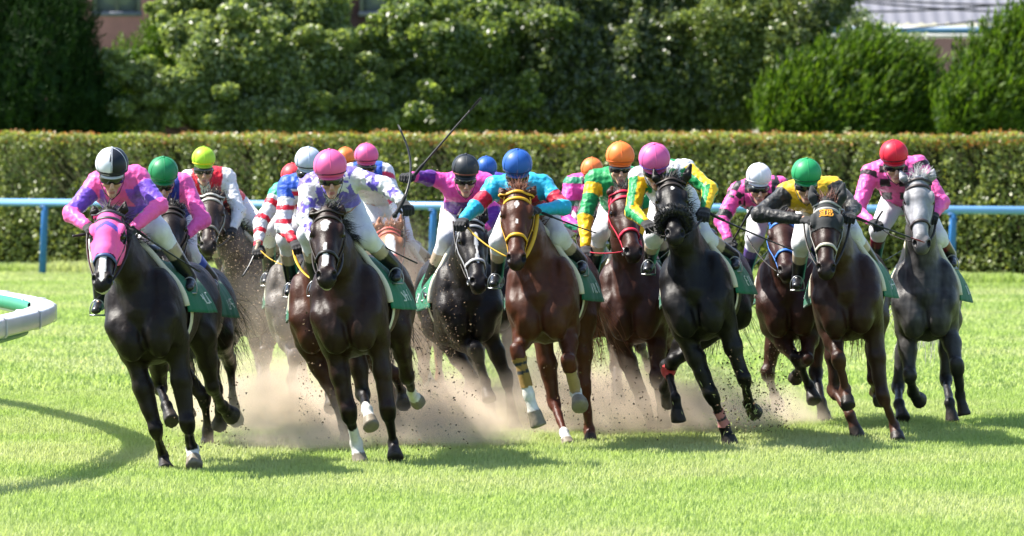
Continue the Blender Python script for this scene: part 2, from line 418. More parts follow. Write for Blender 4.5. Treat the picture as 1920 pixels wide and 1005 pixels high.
V, Q = leaf_quads(pp, nn, rng.normal(size=(len(pp), 3)), rng.uniform(.05, .085, len(pp)), rng.uniform(.03, .05, len(pp)))
mesh_obj('foliage', V, Q, M['hedge_leaf'], he, smooth=False)['kind'] = 'stuff'
pt2, l2 = hedge_pts(21000, 'top'); pt2[:, 2] += rng.uniform(-.10, .05, len(pt2)); k2 = wob(pt2*A3(1, 1, 0), 1.3)+.9*wob(pt2, 6)+rng.normal(size=len(pt2))*.35 > -.7; pt2 = pt2[k2]
pf2, l3 = hedge_pts(12800, 'front'); zf = pf2[:, 2]; k3 = (wob(pf2, 1.8)+.7*rng.normal(size=len(pf2))+(zf-1.9)*.9+(pf2[:, 0]-4)*.06 > .35); pf2 = pf2[k3]+hn*.03
pp = pt2; nn = unit(A3(0, -.5, .8)+rng.normal(size=(len(pp), 3))*.6)
V, Q = leaf_quads(pp, nn, rng.normal(size=(len(pp), 3)), rng.uniform(.05, .085, len(pp)), rng.uniform(.026, .045, len(pp)))
mesh_obj('new_growth', V, Q, M['new_leaf'], he, smooth=False)['kind'] = 'stuff'
M['lime_leaf'] = leaf_mat('lime_hedge_leaf', A3(.09, .14, .02), A3(.36, .38, .09), rough=.35, transl=.45)
nn = unit(A3(0, -.5, .8)+rng.normal(size=(len(pf2), 3))*.6)
V, Q = leaf_quads(pf2, nn, rng.normal(size=(len(pf2), 3)), rng.uniform(.05, .085, len(pf2)), rng.uniform(.03, .05, len(pf2)))
mesh_obj('lime_leaves', V, Q, M['lime_leaf'], he, smooth=False)['kind'] = 'stuff'
mb = MB()
for a in np.arange(.2, HL_, .28):
    p = HA+hd_*(a+rng.uniform(-.1, .1))-hn*rng.uniform(.12, .45)
    mb.tube([p+A3(0, 0, -.05), p+A3(rng.uniform(-.1, .1), 0, .6), p+A3(rng.uniform(-.2, .2), 0, 1.4)], [.02, .014, .006], 5)
mb.build('stems', M['bark'], he)
M['core'] = plain('shade_core', (.03, .034, .014), .9, .1, var=.5, scale=9, bmp=.8)  # solid filler box, its dark colour standing in for shade inside the hedge
mb = MB(); mb.box(.5*(HA+HB)-hn*(HD*.5+.17)+A3(0, 0, HT*.5-.0), (HL_*.5, HD*.5-.20, HT*.5-.12), np.array([hd_, -hn, (0, 0, 1)])); mb.build('shade_core', M['core'], he)

# ------------------------------------------------------------------ trees
def pxw(px, py, Y): return P(px, py, Y)
def crown_pts(blobs, Y, dens, shell=(.66, 1.05), lum=.26, drop=-.9):
    out, nor = [], []
    for (px, py, rx, ry, dy) in blobs:
        Yb = Y+dy; c = P(px, py, Yb); r = A3(rx*Yb/F, .5*(rx+ry)*Yb/F*.8, ry*Yb/F)
        area = 4*math.pi*((r[0]*r[2])**1.6/3+(r[0]*r[1])**1.6/3+(r[1]*r[2])**1.6/3)**(1/1.6)
        n = int(area*dens); d = unit(rng.normal(size=(n, 3))); d = d[(d[:, 1] < .45)]
        rad = rng.uniform(*shell, len(d))**.7*(1+lum*wob(c+d*r, 2.2)+lum*.6*wob(c+d*r, 6.)); p = c+d*r*rad[:, None]
        k_ = (wob(p, 3.1)+.5*wob(p, 9.)+rng.normal(size=len(p))*.3 > drop) & (p[:, 2] > .05)
        out.append(p[k_]); nor.append(d[k_])
    return np.concatenate(out), np.concatenate(nor)
def trunk_limbs(o, blobs, Y, r=.11):
    c = np.mean([P(b_[0], b_[1], Y+b_[4]) for b_ in blobs], 0); mb = MB(); b0 = A3(c[0], c[1]+.2, -.05)
    mb.tube([b0, b0+A3(.05, 0, .7), b0+A3(-.05, 0, max(1.4, c[2]*.7))], [r, r*.8, r*.6], 10)
    for b_ in blobs:
        e = P(b_[0], b_[1], Y+b_[4]); s_ = b0+A3(0, 0, max(.9, min(c[2]*.55, e[2]*.7)))
        mb.tube([s_, .5*(s_+e)+A3(0, 0, .15), e], [r*.5, r*.3, r*.12], 7)
    mb.build('trunk', M['bark'], o)
def broadleaf(name, label, cat, blobs, Y, mat, dens=900, L=(.075, .14), Wf=.5, drop=-.7, group='trees and shrubs behind the hedge'):
    o = empty(name, A3(P(blobs[0][0], 0, Y)[0], Y, 0)); tag(o, label, cat, group)
    trunk_limbs(o, blobs, Y)
    tw = []                                              # leafy branch ends standing out of the main masses
    for b_ in blobs:
        for _ in range(int(max(3, (b_[2]+b_[3])/16))):
            a = rng.uniform(0, 2*math.pi); k_ = rng.uniform(.85, 1.22); q_ = rng.uniform(9, 24)
            tw.append((b_[0]+math.cos(a)*b_[2]*k_, b_[1]-abs(math.sin(a))**.8*math.copysign(1, math.sin(a)+.4)*b_[3]*k_, q_*rng.uniform(.8, 1.8), q_*rng.uniform(.6, 1.0), b_[4]+rng.uniform(-.8, .4)))
    p, d = crown_pts(blobs, Y, dens, drop=drop); pt_, dt_ = crown_pts(tw, Y, dens*.75, (.25, 1.15), drop=-1.2); p = np.concatenate([p, pt_]); d = np.concatenate([d, dt_]); p2, d2 = crown_pts(blobs, Y, dens*.22, (.45, .72), drop=-3)
    nn = unit(d*.5+A3(0, -.1, .55)+rng.normal(size=d.shape)*.7); L1 = rng.uniform(*L, len(p))
    n2 = unit(d2+rng.normal(size=d2.shape)*.5)
    c = np.concatenate([p, p2]); nn = np.concatenate([nn, n2]); Ls = np.concatenate([L1, rng.uniform(.16, .28, len(p2))])
    V, Q = leaf_quads(c, nn, rng.normal(size=(len(c), 3))+A3(0, 0, -.5), Ls, Ls*Wf)
    mesh_obj('crown', V, Q, mat, o, smooth=False)
def juniper(name, label, blobs, Y, mat, dens=80, lean=(.55, -.15, .85), slen=(.35, .85), group='trees and shrubs behind the hedge'):
    o = empty(name, A3(P(blobs[0][0], 0, Y)[0], Y, 0)); tag(o, label, 'conifer', group); trunk_limbs(o, blobs, Y)
    p, d = crown_pts(blobs, Y, dens, (.78, 1.0), .10, -2); n = len(p)
    ax_ = unit(d*.55+A3(*lean)+rng.normal(size=(n, 3))*.22); SL_ = rng.uniform(*slen, n); K = 16
    t = np.tile((np.arange(K)+.5)/K, n); a = np.repeat(ax_, K, 0); rr = np.repeat(SL_, K)
    rad = unit(rng.normal(size=(n*K, 3))); rad = unit(rad-a*(rad*a).sum(1)[:, None])
    wv = .20*rr*np.sin(math.pi*np.clip(t, 0, 1)**.55)*rng.uniform(.3, 1, n*K)
    c = np.repeat(p, K, 0)+a*(t*rr)[:, None]+rad*wv[:, None]; ld = unit(a+rad*.45*(1-t)[:, None]); nn = unit(rad+rng.normal(size=rad.shape)*.4)
    Ls = rr*.23*rng.uniform(.7, 1.2, n*K)
    V, Q = leaf_quads(c, nn, ld, Ls, Ls*.24)
    p2, d2 = crown_pts(blobs, Y, 150, (.5, .8), .1, -3); V2, Q2 = leaf_quads(p2, unit(d2+rng.normal(size=d2.shape)*.4), rng.normal(size=d2.shape)+A3(.3, 0, 1), rng.uniform(.2, .36, len(p2)), rng.uniform(.1, .18, len(p2)))
    mesh_obj('crown', np.concatenate([V, V2]), np.concatenate([Q, Q2+len(V)]), mat, o, smooth=False)
dk = A3(.006, .016, .003)
M['leaf_gloss'] = leaf_mat('glossy_leaf', A3(.055, .10, .026), A3(.23, .31, .09), rough=.36, transl=.54, spec=.8)
M['leaf_pale'] = leaf_mat('pale_glossy_leaf', A3(.085, .135, .045), A3(.30, .38, .14), rough=.36, transl=.54, spec=.8)
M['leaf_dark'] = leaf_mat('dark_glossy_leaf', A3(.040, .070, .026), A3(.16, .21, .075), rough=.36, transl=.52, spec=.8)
M['ivy'] = leaf_mat('ivy_leaf', A3(.06, .10, .02), A3(.24, .30, .08), rough=.35, transl=.35)
M['jun'] = leaf_mat('juniper_spray', A3(.014, .048, .005), A3(.145, .23, .025), rough=.5, transl=.35, spec=.25, tcol=(1.3, 1.4, .5))
M['jun_dark'] = leaf_mat('dark_conifer_spray', A3(.007, .022, .004), A3(.022, .060, .008), rough=.6, transl=.15, spec=.15)  # naturally dark foliage, with the shade on it also put into the colour
M['pale'] = leaf_mat('pale_thin_leaf', A3(.08, .12, .05), A3(.20, .26, .12), rough=.4, transl=.4)
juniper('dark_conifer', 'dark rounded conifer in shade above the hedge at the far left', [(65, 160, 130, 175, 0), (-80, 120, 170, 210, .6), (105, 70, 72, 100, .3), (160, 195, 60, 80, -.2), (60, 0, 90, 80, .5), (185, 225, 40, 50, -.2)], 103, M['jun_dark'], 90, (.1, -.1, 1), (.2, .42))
juniper('conifer_bush', 'bright green spiky conifer between the dark conifer and the glossy shrub', [(275, 140, 60, 62, 0), (318, 78, 44, 48, .2), (258, 118, 30, 30, .2), (235, 200, 50, 60, 0)], 107, M['jun'], 70, (.2, -.1, 1), (.22, .42))
broadleaf('broadleaf_tree', 'sunlit glossy leaved tree whose branch tips reach over the dark conifer', 'tree', [(330, 172, 95, 48, -.4), (235, 140, 50, 22, -.6), (198, 113, 26, 11, -.7), (215, 150, 30, 10, -.8), (430, 110, 95, 80, 0), (500, 50, 90, 60, .3), (370, 62, 72, 52, .2), (345, 20, 50, 40, .5), (560, 140, 95, 80, 0), (262, 222, 60, 24, -.5), (240, 190, 40, 14, -.7), (600, 90, 80, 55, .4), (670, 130, 60, 60, .3), (690, 180, 70, 60, .2), (640, 200, 62, 50, .1), (420, 215, 130, 42, -.1), (540, 215, 70, 40, -.4), (440, 0, 90, 50, .5), (570, 20, 80, 50, .5)], 104, M['leaf_pale'], 1000)
broadleaf('broadleaf_tree', 'broad glossy leaved tree directly above the raised whips', 'tree', [(770, 85, 80, 80, 0), (860, 100, 110, 80, -.3), (715, 165, 50, 55, -.1), (780, 185, 85, 60, -.3), (830, 15, 95, 45, .3), (920, 190, 80, 60, -.1), (950, 45, 80, 65, .2), (700, 225, 60, 30, -.3), (850, 220, 80, 34, -.5)], 104.5, M['leaf_gloss'], 1050)
broadleaf('broadleaf_tree', 'dark glossy leaved tree above the blue and orange helmets', 'tree', [(1060, 90, 130, 130, 0), (1160, 150, 140, 110, -.2), (1040, 200, 120, 60, -.2), (1220, 60, 120, 100, .3), (1120, 10, 120, 60, .4), (1290, 180, 120, 80, 0), (1180, 225, 140, 40, -.2)], 105, M['leaf_dark'], drop=-.7)
broadleaf('ivy_covered_tree', 'yellow green tree draped with pale climbing leaves above the white helmet', 'tree', [(1390, 50, 110, 90, 0), (1470, 100, 90, 90, -.3), (1330, 110, 80, 80, -.1), (1430, 160, 80, 60, -.2), (1450, 10, 90, 50, .2), (1300, 30, 80, 60, .4), (1360, 200, 90, 60, .0)], 105, M['ivy'], L=(.06, .11))
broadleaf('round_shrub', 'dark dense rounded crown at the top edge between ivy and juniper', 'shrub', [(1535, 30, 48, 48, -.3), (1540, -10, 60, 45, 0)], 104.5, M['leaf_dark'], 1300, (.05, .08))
broadleaf('thin_shrub', 'pale thin leaved shrub showing over the flame shaped juniper', 'shrub', [(1640, 78, 50, 28, 0), (1600, 62, 36, 34, .3), (1695, 88, 44, 24, .1)], 109, M['pale'], 420, (.07, .12), .4, -.2)
juniper('juniper_bush', 'flame shaped bright juniper left of the grey building', [(1590, 225, 160, 90, 0), (1630, 165, 85, 58, .2), (1550, 180, 70, 52, .2), (1680, 195, 66, 60, .1), (1480, 232, 70, 46, -.1), (1715, 235, 55, 50, -.1), (1605, 140, 46, 36, .2)], 103.5, M['jun'])
juniper('juniper_bush', 'tall flame shaped juniper at the right edge in front of the building', [(1870, 215, 100, 90, -.5), (1910, 145, 80, 70, -.3), (1850, 160, 48, 50, -.3), (1800, 235, 45, 45, -.6), (1960, 130, 110, 70, 0), (1850, 105, 18, 36, -.3), (1900, 110, 50, 40, -.2)], 102.5, M['jun'])
# ------------------------------------------------------------------ buildings and wires behind the trees
def corrug(name, x0, x1, y0, z0, y1, z1, pitch, amp, mat, parent):
    nx = int((x1-x0)/pitch*4)+1; xs = np.linspace(x0, x1, nx); off = amp*(np.sin((xs-x0)/pitch*2*math.pi) > .6); nd = nrm(A3(0, -(z1-z0), y1-y0))
    V = np.concatenate([np.stack([xs, np.full(nx, y)+off*nd[1], np.full(nx, z)+off*nd[2]], 1) for y, z in ((y0, z0), (y1, z1))])
    i = np.arange(nx-1); mesh_obj(name, V, np.stack([i, i+1, i+1+nx, i+nx], 1), mat, parent, smooth=False)
wh = empty('storage_building', A3(11, 140, 0)); tag(wh, 'low building with pale grey ribbed roof and blue gutter at the upper right', 'building')
corrug('roof', 7.4, 24, 140, 4.98, 149, 8.6, .33, .05, plain('painted_roof_sheet', (.17, .17, .195), .55, .2, var=.06, scale=.6), wh)
mb = MB(); mb.box((15.7, 139.95, 4.83), (8.3, .12, .09)); mb.build('gutter', plain('blue_gutter', (.04, .13, .26), .4, var=.2, scale=2), wh)
mb = MB(); mb.box((15.7, 140.0, 4.69), (8.3, .10, .045)); mb.build('fascia', plain('white_fascia', (.35, .36, .4), .5, var=.05), wh)
mb = MB(); mb.box((15.7, 144, 2.32), (8.2, 3.8, 2.32)); mb.build('wall', plain('brown_wall', (.035, .020, .020), .8, .2, var=.25, scale=1.5), wh)
hs_ = empty('house', A3(-9, 141, 0)); tag(hs_, 'reddish brown house with grey framed windows glimpsed between the trees at upper left', 'house')
mb = MB(); mb.box((-7, 144, 3.5), (6.5, 3, 3.5)); mb.build('wall', plain('red_brown_wall', (.055, .028, .025), .8, .2, var=.2, scale=3, bmp=.3), hs_)
gl = plain('window_glass', (.10, .12, .15), .08, .6, var=.1); fr_ = plain('grey_window_frame', (.10, .11, .14), .5, var=.1)
for xw in (-9.85, -5.2, -3.2):
    mb = MB()
    for dx in (-.55, 0, .55): mb.box((xw+dx, 140.96, 5.95), (.05, .05, .70))
    for dz in (-.7, .7): mb.box((xw, 140.955, 5.95+dz), (.62, .055, .06))
    w_ = mb.build('window', fr_, hs_); mb = MB(); mb.box((xw, 140.985, 5.95), (.56, .02, .68)); mb.build('pane', gl, w_)
M['cable'] = plain('cable', (.015, .015, .017), .6, var=.1)
for (xa, ya, xb, yb, sag) in ((1560, -12, 1990, 22, 6), (1590, 22, 1990, -18, 8), (1480, -18, 1990, 8, 5), (1760, 60, 1990, -4, 4)):
    a, b_ = P(xa-90, ya-4, 131), P(xb+60, yb+2, 131); q = np.linspace(0, 1, 20)
    mb = MB(); mb.tube([a*(1-x)+b_*x+A3(0, 0, -.3*4*x*(1-x)*sag/12) for x in q], .022, 6)
    tag(mb.build('power_cable', M['cable'], None, a), 'thin dark overhead cable crossing in front of the grey roof', 'cable', 'overhead cables before the grey roof')
# ------------------------------------------------------------------ rails
M['rail_top'] = plain('pale_blue_rail', (.17, .36, .62), .4, .4, var=.06, scale=3)
M['rail_post'] = plain('blue_post', (.035, .17, .46), .4, .4, var=.10, scale=6)
RA, RB = P(-140, 377, 95.4), P(2060, 394.5, 84.9); RA[2] = RB[2] = 1.165; RA, RB = RA-(RB-RA)*.22, RB+(RB-RA)*.22
def rail_at(px):
    k = (px-960)/F; d = RB-RA; t_ = (k*RA[1]-RA[0])/(d[0]-k*d[1]); return RA+d*t_
fe = empty('outer_rail', A3(0, 90, 0)); tag(fe, 'pale blue tubular rail on blue posts in front of the hedge', 'fence')
mb = MB(); mb.tube([RA, RB], .062, 14); mb.build('top_rail', M['rail_top'], fe)
for px in (-645, -402, -159, 84, 327, 570, 813, 1058, 1301, 1544, 1787, 2030, 2273, 2516):
    p = rail_at(px); mb = MB(); mb.tube([A3(p[0]-.04, p[1], -.04), A3(p[0], p[1], 1.0), A3(p[0]+.01, p[1], 1.12)], [.062, .055, .05], 12); mb.box((p[0]+.01, p[1], 1.10), (.09, .05, .012))
    mb.build('post', M['rail_post'], fe)
M['white_pl'] = plain('white_plastic', (.66, .66, .68), .35, .45, var=.05, scale=4)
M['green_pl'] = plain('green_bracket', (.01, .22, .13), .4, .4, var=.15)
ir = empty('inner_rail', A3(-3.9, 43, 0)); tag(ir, 'white plastic rail with rounded turned back end on green stands at the left edge', 'rail')
ctl = [(-4.45, 36.5), (-3.88, 38.4), (-3.70, 39.6), (-3.61, 41.0), (-3.56, 42.2), (-3.58, 43.4), (-3.70, 44.4), (-3.95, 45.6), (-4.38, 47.2), (-5.0, 49.4), (-5.9, 52)]
q = np.linspace(0, len(ctl)-1, 61); cx = np.interp(q, np.arange(len(ctl)), [c[0] for c in ctl]); cy = np.interp(q, np.arange(len(ctl)), [c[1] for c in ctl])
for _ in range(6): cx[1:-1] = (cx[:-2]+2*cx[1:-1]+cx[2:])/4; cy[1:-1] = (cy[:-2]+2*cy[1:-1]+cy[2:])/4
path = np.stack([cx, cy, np.full(61, 1.0)], 1); T = np.gradient(path, axis=0); T /= np.linalg.norm(T, axis=1)[:, None]; Nn = np.stack([T[:, 1], -T[:, 0], 0*T[:, 0]], 1)
sec = [(-.085, -.08), (-.09, -.06), (-.09, .06), (-.08, .078), (.0, .082), (.075, .078), (.09, .06), (.09, -.06), (.075, -.08), (0, -.082)]
sec = [(a, b_*.82) for a, b_ in sec]
V = np.concatenate([path+Nn*a+A3(0, 0, 1)*b_ for a, b_ in sec]).reshape(len(sec), 61, 3).transpose(1, 0, 2).reshape(-1, 3); n = len(sec)
qs = [(i*n+j, i*n+(j+1) % n, (i+1)*n+(j+1) % n, (i+1)*n+j) for i in range(60) for j in range(n)]
mesh_obj('rail_band', V, np.array(qs), M['white_pl'], ir)
for i in (6, 14, 22, 30, 38, 46, 54):
    mb = MB(); c = path[i]; mb.strap([c+Nn[i]*a*1.05+A3(0, 0, b_*1.06) for a, b_ in sec], [nrm(Nn[i]*a+A3(0, 0, b_)) for a, b_ in sec], .035, .006, closed=True); mb.build('joint_sleeve', M['white_pl'], ir)
mb = MB(); mb.tube([path[i]-Nn[i]*.10+A3(0, 0, -.12) for i in range(27)], .026, 8); mb.build('under_tube', M['green_pl'], ir)
mb = MB(); mb.strap([path[i]-Nn[i]*.092+A3(0, 0, .005) for i in range(34, 61)], [-Nn[i] for i in range(34, 61)], .052, .02); mb.build('inner_panel', M['green_pl'], ir)
for i in (4, 13, 38, 48, 57):
    p = path[i]; inn = A3(-1.05, .55*(1 if i > 24 else .25), 0) if 4 < i else A3(-.7, .2, 0)
    mb = MB(); mb.tube([p+A3(0, 0, -.12), p+inn*.32+A3(0, 0, -.16), p+inn*.58+A3(0, 0, -.4), p+inn*.60+A3(0, 0, -1.04)], [.026, .028, .028, .03], 8); mb.box(p+inn*.12+A3(0, 0, -.10), (.06, .05, .03)); mb.build('stand', M['green_pl'], ir)
# ------------------------------------------------------------------ horses
HORSES = {}
C_BLK, C_HOOF, C_HORN = A3(.0045, .0038, .0036), A3(.03, .025, .022), A3(.20, .17, .13)
C_WHITE = A3(.62, .60, .57); C_PINKN = A3(.30, .17, .14)
GREEN = A3(.004, .115, .058); CREAM = A3(.62, .58, .45)
def rot_frame(yaw, roll):
    y, r = math.radians(yaw), math.radians(roll)
    Rz = np.array([[math.cos(y), math.sin(y), 0], [-math.sin(y), math.cos(y), 0], [0, 0, 1]])   # tail swings to +x
    Ry = np.array([[math.cos(r), 0, -math.sin(r)], [0, 1, 0], [math.sin(r), 0, math.cos(r)]])   # top leans to -x
    return Rz@Ry
def make_horse(key, label, Y, chest, yaw, roll, poll, muz, coat, legs, hy=0, star=None, points=True, socks=(), bands=(), browcol=None,
               nosecol=None, reincol=None, hands=None, hood=None, hoodtext=False, fur=False, greyhead=None, hair=None, tail=None, ears=None, reinw=.010, lip=False, cloth=True, lower=None,
               maneblow=(.3, .25, .2), ear=(1, 1), fine=.0085, hyP=0, eyeshow=True, blaze_w=.02, girth=CREAM, forelock=1.0, hk=1.2, wide=1.1, flare=.55):
    rs = np.random.default_rng(int(chest[0]*31+chest[1]))
    O = P(*chest, Y); R = rot_frame(yaw, roll)
    def w(x, y, z): return O+R@A3(x, y, z)
    sx = R[:, 0]; back = R[:, 1]; up = R[:, 2]
    base = A3(O[0], O[1], 0)
    # skeleton -------------------------------------------------------
    N0 = w(0, .24, .20)
    D0 = np.linalg.norm(chain(N0, *poll, .01, -1)-N0); Pp = chain(N0, *poll, max(.76, math.hypot(D0, .40)), -1); Lh = .63
    a_ = chain(Pp, *muz, Lh, -1); hv = nrm(a_-Pp)
    hs = A3(math.cos(math.radians(hy)), math.sin(math.radians(hy)), math.sin(math.radians(hyP))); hs = nrm(hs-hv*(hs@hv))
    hf = np.cross(hs, hv)
    if hf@A3(0, -1, .3) < 0: hf = -hf
    HK = hk
    def hp(t, s_, f): return Pp+hv*(t*Lh)+hs*(s_*HK)+hf*(f*HK)
    LG = {}
    for nm in ('FL', 'FR', 'HL', 'HR'):
        sd = -1 if nm[1] == 'L' else 1; spec = legs.get(nm)
        if nm[0] == 'F': top = w(.165*sd, .03, -.02); j0 = w(.165*sd, .25, -.22); Ls = (.43, .285, .155)
        else: top = w(.13*sd, 1.36, .06); j0 = w(.165*sd, 1.12, -.2); Ls = (.44, .36, .165)
        if spec is None:
            dl = {'FL': [(-.15, -.08, -.60), (-.15, .16, -.76), (-.15, .27, -.68)], 'FR': [(.15, .05, -.63), (.16, .18, -.88), (.16, .2, -1.02)],
                  'HL': [(-.16, 1.5, -.46), (-.15, 1.2, -.68), (-.14, 1.08, -.78)], 'HR': [(.16, 1.6, -.42), (.15, 1.62, -.78), (.15, 1.72, -.9)]}[nm]
            jj = [j0]+[w(*q) for q in dl]
        else:
            if len(spec) == 4: j0 = P(spec[0][0], spec[0][1], j0[1]); spec = spec[1:]
            jj = [j0]
            for (px, py, sg), L_ in zip(spec, Ls): jj.append(chain(jj[-1], px, py, L_, sg))
        LG[nm] = (top, jj)
    pts = np.array([hp(1.1, 0, 0), hp(-.3, 0, 0), w(-.35, 0, .5), w(.35, 1.75, .5), w(0, 1.75, -.3), w(-.3, 1.6, 0)]+[q for l in LG.values() for q in l[1]])
    lo, hi = pts.min(0)-.14, pts.max(0)+.14
    hm = hp(.5, 0, 0); hb = [hp(1.15, 0, 0), hp(-.3, 0, 0)]
    hl, hh = np.min(hb, 0)-.12, np.max(hb, 0)+.12
    c = fine*1.55
    B = Body(axis(lo[0], hi[0], c, [(hl[0], hh[0], fine)]), axis(lo[1], hi[1], c*1.15, [(hl[1], hh[1]-.05, fine)]), axis(lo[2], hi[2], c, [(hl[2], hh[2]-.05, fine)]))
    # trunk -----------------------------------------------------------
    B.ell(w(0, .62, .03), (.255*wide, .58, .335), R.T, .06)
    B.ell(w(0, .24, -.02), (.225*wide, .29, .33), R.T, .06)
    B.ell(w(0, .42, .34), (.075, .30, .13), R.T, .10)
    B.ell(w(0, 1.02, .10), (.235*wide, .46, .25), R.T, .08)
    B.ell(w(0, 1.38, .12), (.23*wide, .32, .25), R.T, .08)
    for sd in (-1, 1):
        B.ell(w(.155*wide*sd, .17, .03), (.105, .17, .28), R.T, .05)              # shoulder
        B.ell(w(.09*wide*sd, -.01, -.15), (.105, .105, .16), R.T, .035)          # breast muscle
        B.ell(w(.13*wide*sd, 1.40, .02), (.145, .26, .28), R.T, .06)             # thigh
    B.ell(w(0, -.13, -.18), (.014, .055, .19), R.T, .025, 'c')
    for sd in (-1, 1):
        B.cone(w(.175*wide*sd, -.035, -.02), w(.10*wide*sd, -.10, .20), .012, .010, None, .03, op='c')   # line between shoulder and breast               # breast groove
    # neck --------------------------------------------------------------
    nk = hp(.03, 0, -.10); mid = .5*(N0+nk)+up*.0
    B.cone(w(0, .30, .16), mid, (.168, .28), (.115, .21), sx, .07)
    B.cone(mid, nk, (.115, .21), (.085, .13), sx, .05)
    B.cone(w(0, .02, .05), .5*(mid+w(0, .02, .05))-up*.02, .12, .08, sx, .07)
    B.cone(w(0, .46, .40), hp(-.02, 0, -.09), (.035, .05), (.035, .05), sx, .06)    # crest
    # head ----------------------------------------------------------------
    for t0, t1, r0, r1, f0, f1 in ((-.02, .25, (.070, .085), (.093, .115), -.06, -.082), (.25, .55, (.090, .115), (.060, .085), -.082, -.062),
                                   (.55, .85, (.060, .085), (.046, .062), -.062, -.05), (.85, .97, (.047, .062), (.053, .052), -.05, -.045)):
        B.cone(hp(t0, 0, f0), hp(t1, 0, f1), tuple(HK*q for q in r0), tuple(HK*q for q in r1), hs, .03)
    HM = np.array([hs, hv, hf])
    B.cone(hp(.14, 0, -.015), hp(.82, 0, -.012), (HK*.055, HK*.022), (HK*.027, HK*.018), hs, .03)
    for sd in (-1, 1):
        B.ell(hp(.33, .060*sd, -.105), (HK*.034, HK*.115, HK*.085), HM, .03)         # jowl
        B.ell(hp(.245, .083*sd, -.014), (HK*.022, HK*.05, HK*.026), HM, .025)        # brow
        B.cone(hp(.36, .080*sd, -.045), hp(.64, .052*sd, -.045), .017, .009, hs, .014)   # face crest
        B.ell(hp(.285, .098*sd, -.034), (HK*.014, HK*.026, HK*.017), HM, .012, 'c')  # eye socket
        B.ell(hp(.93, .036*sd, -.018), (HK*.027, HK*.045, HK*.032), HM, .02)         # nostril wing
        B.ell(hp(.965, .047*sd, -.004), (HK*.015, HK*.025, HK*.017), HM, .010, 'c')  # nostril
        e0 = hp(.0, .052*sd, -.035); ez = ear[0 if sd < 0 else 1]
        e1 = e0+(-hv*.095+hs*.022*sd+hf*.045*ez); e2 = e1+(-hv*.090-hs*.002*sd+hf*.04*ez)
        if ears:
            q_ = ears[0 if sd < 0 else 1]; e2 = P(q_[0], q_[1], e0[1]+.03); e1 = .5*(e0+e2)+hs*.012*sd+A3(0, -.02, 0)
        B.cone(e0, e1, (.034, .026), (.040, .024), hs, .02); B.cone(e1, e2, (.040, .024), (.011, .011), hs, .012)
        B.cone(e0+hf*.034-hv*.03, e2+hf*.026+hv*.03, (.018, .018), (.007, .007), hs, .012, op='c')
    B.cone(hp(.93, 0, -.045), hp(1.0, 0, -.04), (HK*.046, HK*.042), (HK*.040, HK*.036), hs, .02)   # upper lip
    B.cone(hp(.80, 0, -.098), hp(.965, 0, -.098), (HK*.03, HK*.022), (HK*.032, HK*.026), hs, .018)  # lower jaw and lip
    for sd in (-1, 1): B.cone(hp(.80, .05*sd, -.083), hp(1.0, .045*sd, -.076), .008, .008, hs, .01, op='c')
    # legs -----------------------------------------------------------------
    segs = {}
    for nm, (top, jj) in LG.items():
        sd = -1 if nm[1] == 'L' else 1; e, kn, ft, ho = jj
        wd = nrm(ho-ft); cor = ft+(ho-ft)*.48; toe = ho
        if nm[0] == 'F':
            B.cone(top, e, (.10, .13), (.082, .11), sx, .05)
            m1 = e+(kn-e)*.45
            B.cone(e, m1, (.082, .108), (.066, .082), sx, .05); B.cone(m1, kn, (.066, .082), (.048, .052), sx, .045)
            B.cone(e+(kn-e)*.1+sx*.028*sd, e+(kn-e)*.62+sx*.014*sd, (.045, .06), (.022, .03), sx, .025)
        else:
            B.cone(top, e, (.145, .20), (.105, .15), sx, .07)
            m1 = e+(kn-e)*.5
            B.cone(e, m1, (.092, .125), (.063, .085), sx, .05); B.cone(m1, kn, (.063, .085), (.046, .058), sx, .045)
            bk = nrm((e-kn)/np.linalg.norm(e-kn)-(ft-kn)/np.linalg.norm(ft-kn)*1.0)
            B.cone(kn, kn+nrm(kn-ft)*.055+nrm((kn-e))*.02, (.026, .03), (.02, .022), sx, .02)
        ax_ = nrm(ft-kn)
        B.cone(kn-ax_*.035, kn+ax_*.035, (.056, .056), (.052, .054), sx, .02)
        B.cone(kn, ft, (.036, .043), (.033, .039), sx, .02)
        B.cone(kn+ax_*.03, ft, (.02, .02), (.02, .02), sx, .02)
        B.ell(ft, (.044, .050, .050), None, .02)
        B.cone(ft, cor, (.037, .041), (.044, .047), sx, .015)
        B.cone(cor, toe, (.048, .051), (.062, .068), sx, .006, cap=.22, cap0=.3)
        segs[nm] = (e, kn, ft, cor, toe)
    V, Q = B.mesh()
    Nb = normals(V, Q); V = V+Nb*(.0060*wob(V, 8.)+.0038*(1-2*np.abs(wob(V, 15.)))+.0016*wob(V, 40.))[:, None]*smooth01((np.linalg.norm(V-hp(.55, 0, -.05), axis=1)-.25)/.2)[:, None]
    # coat colour ------------------------------------------------------------
    coat = np.asarray(coat, float)
    col = np.tile(coat, (len(V), 1)); n1 = wob(V, 5.)[:, None]; col = col*(1+.12*n1)
    t = (V-Pp)@hv/Lh; s_ = (V-Pp)@hs/HK; f_ = (V-Pp)@hf/HK
    inhead = (t > -.35) & (t < 1.25) & (np.abs(s_) < .17) & (f_ > -.21) & (f_ < .2)
    isear = inhead & (t < .03) & (f_ > -.06)
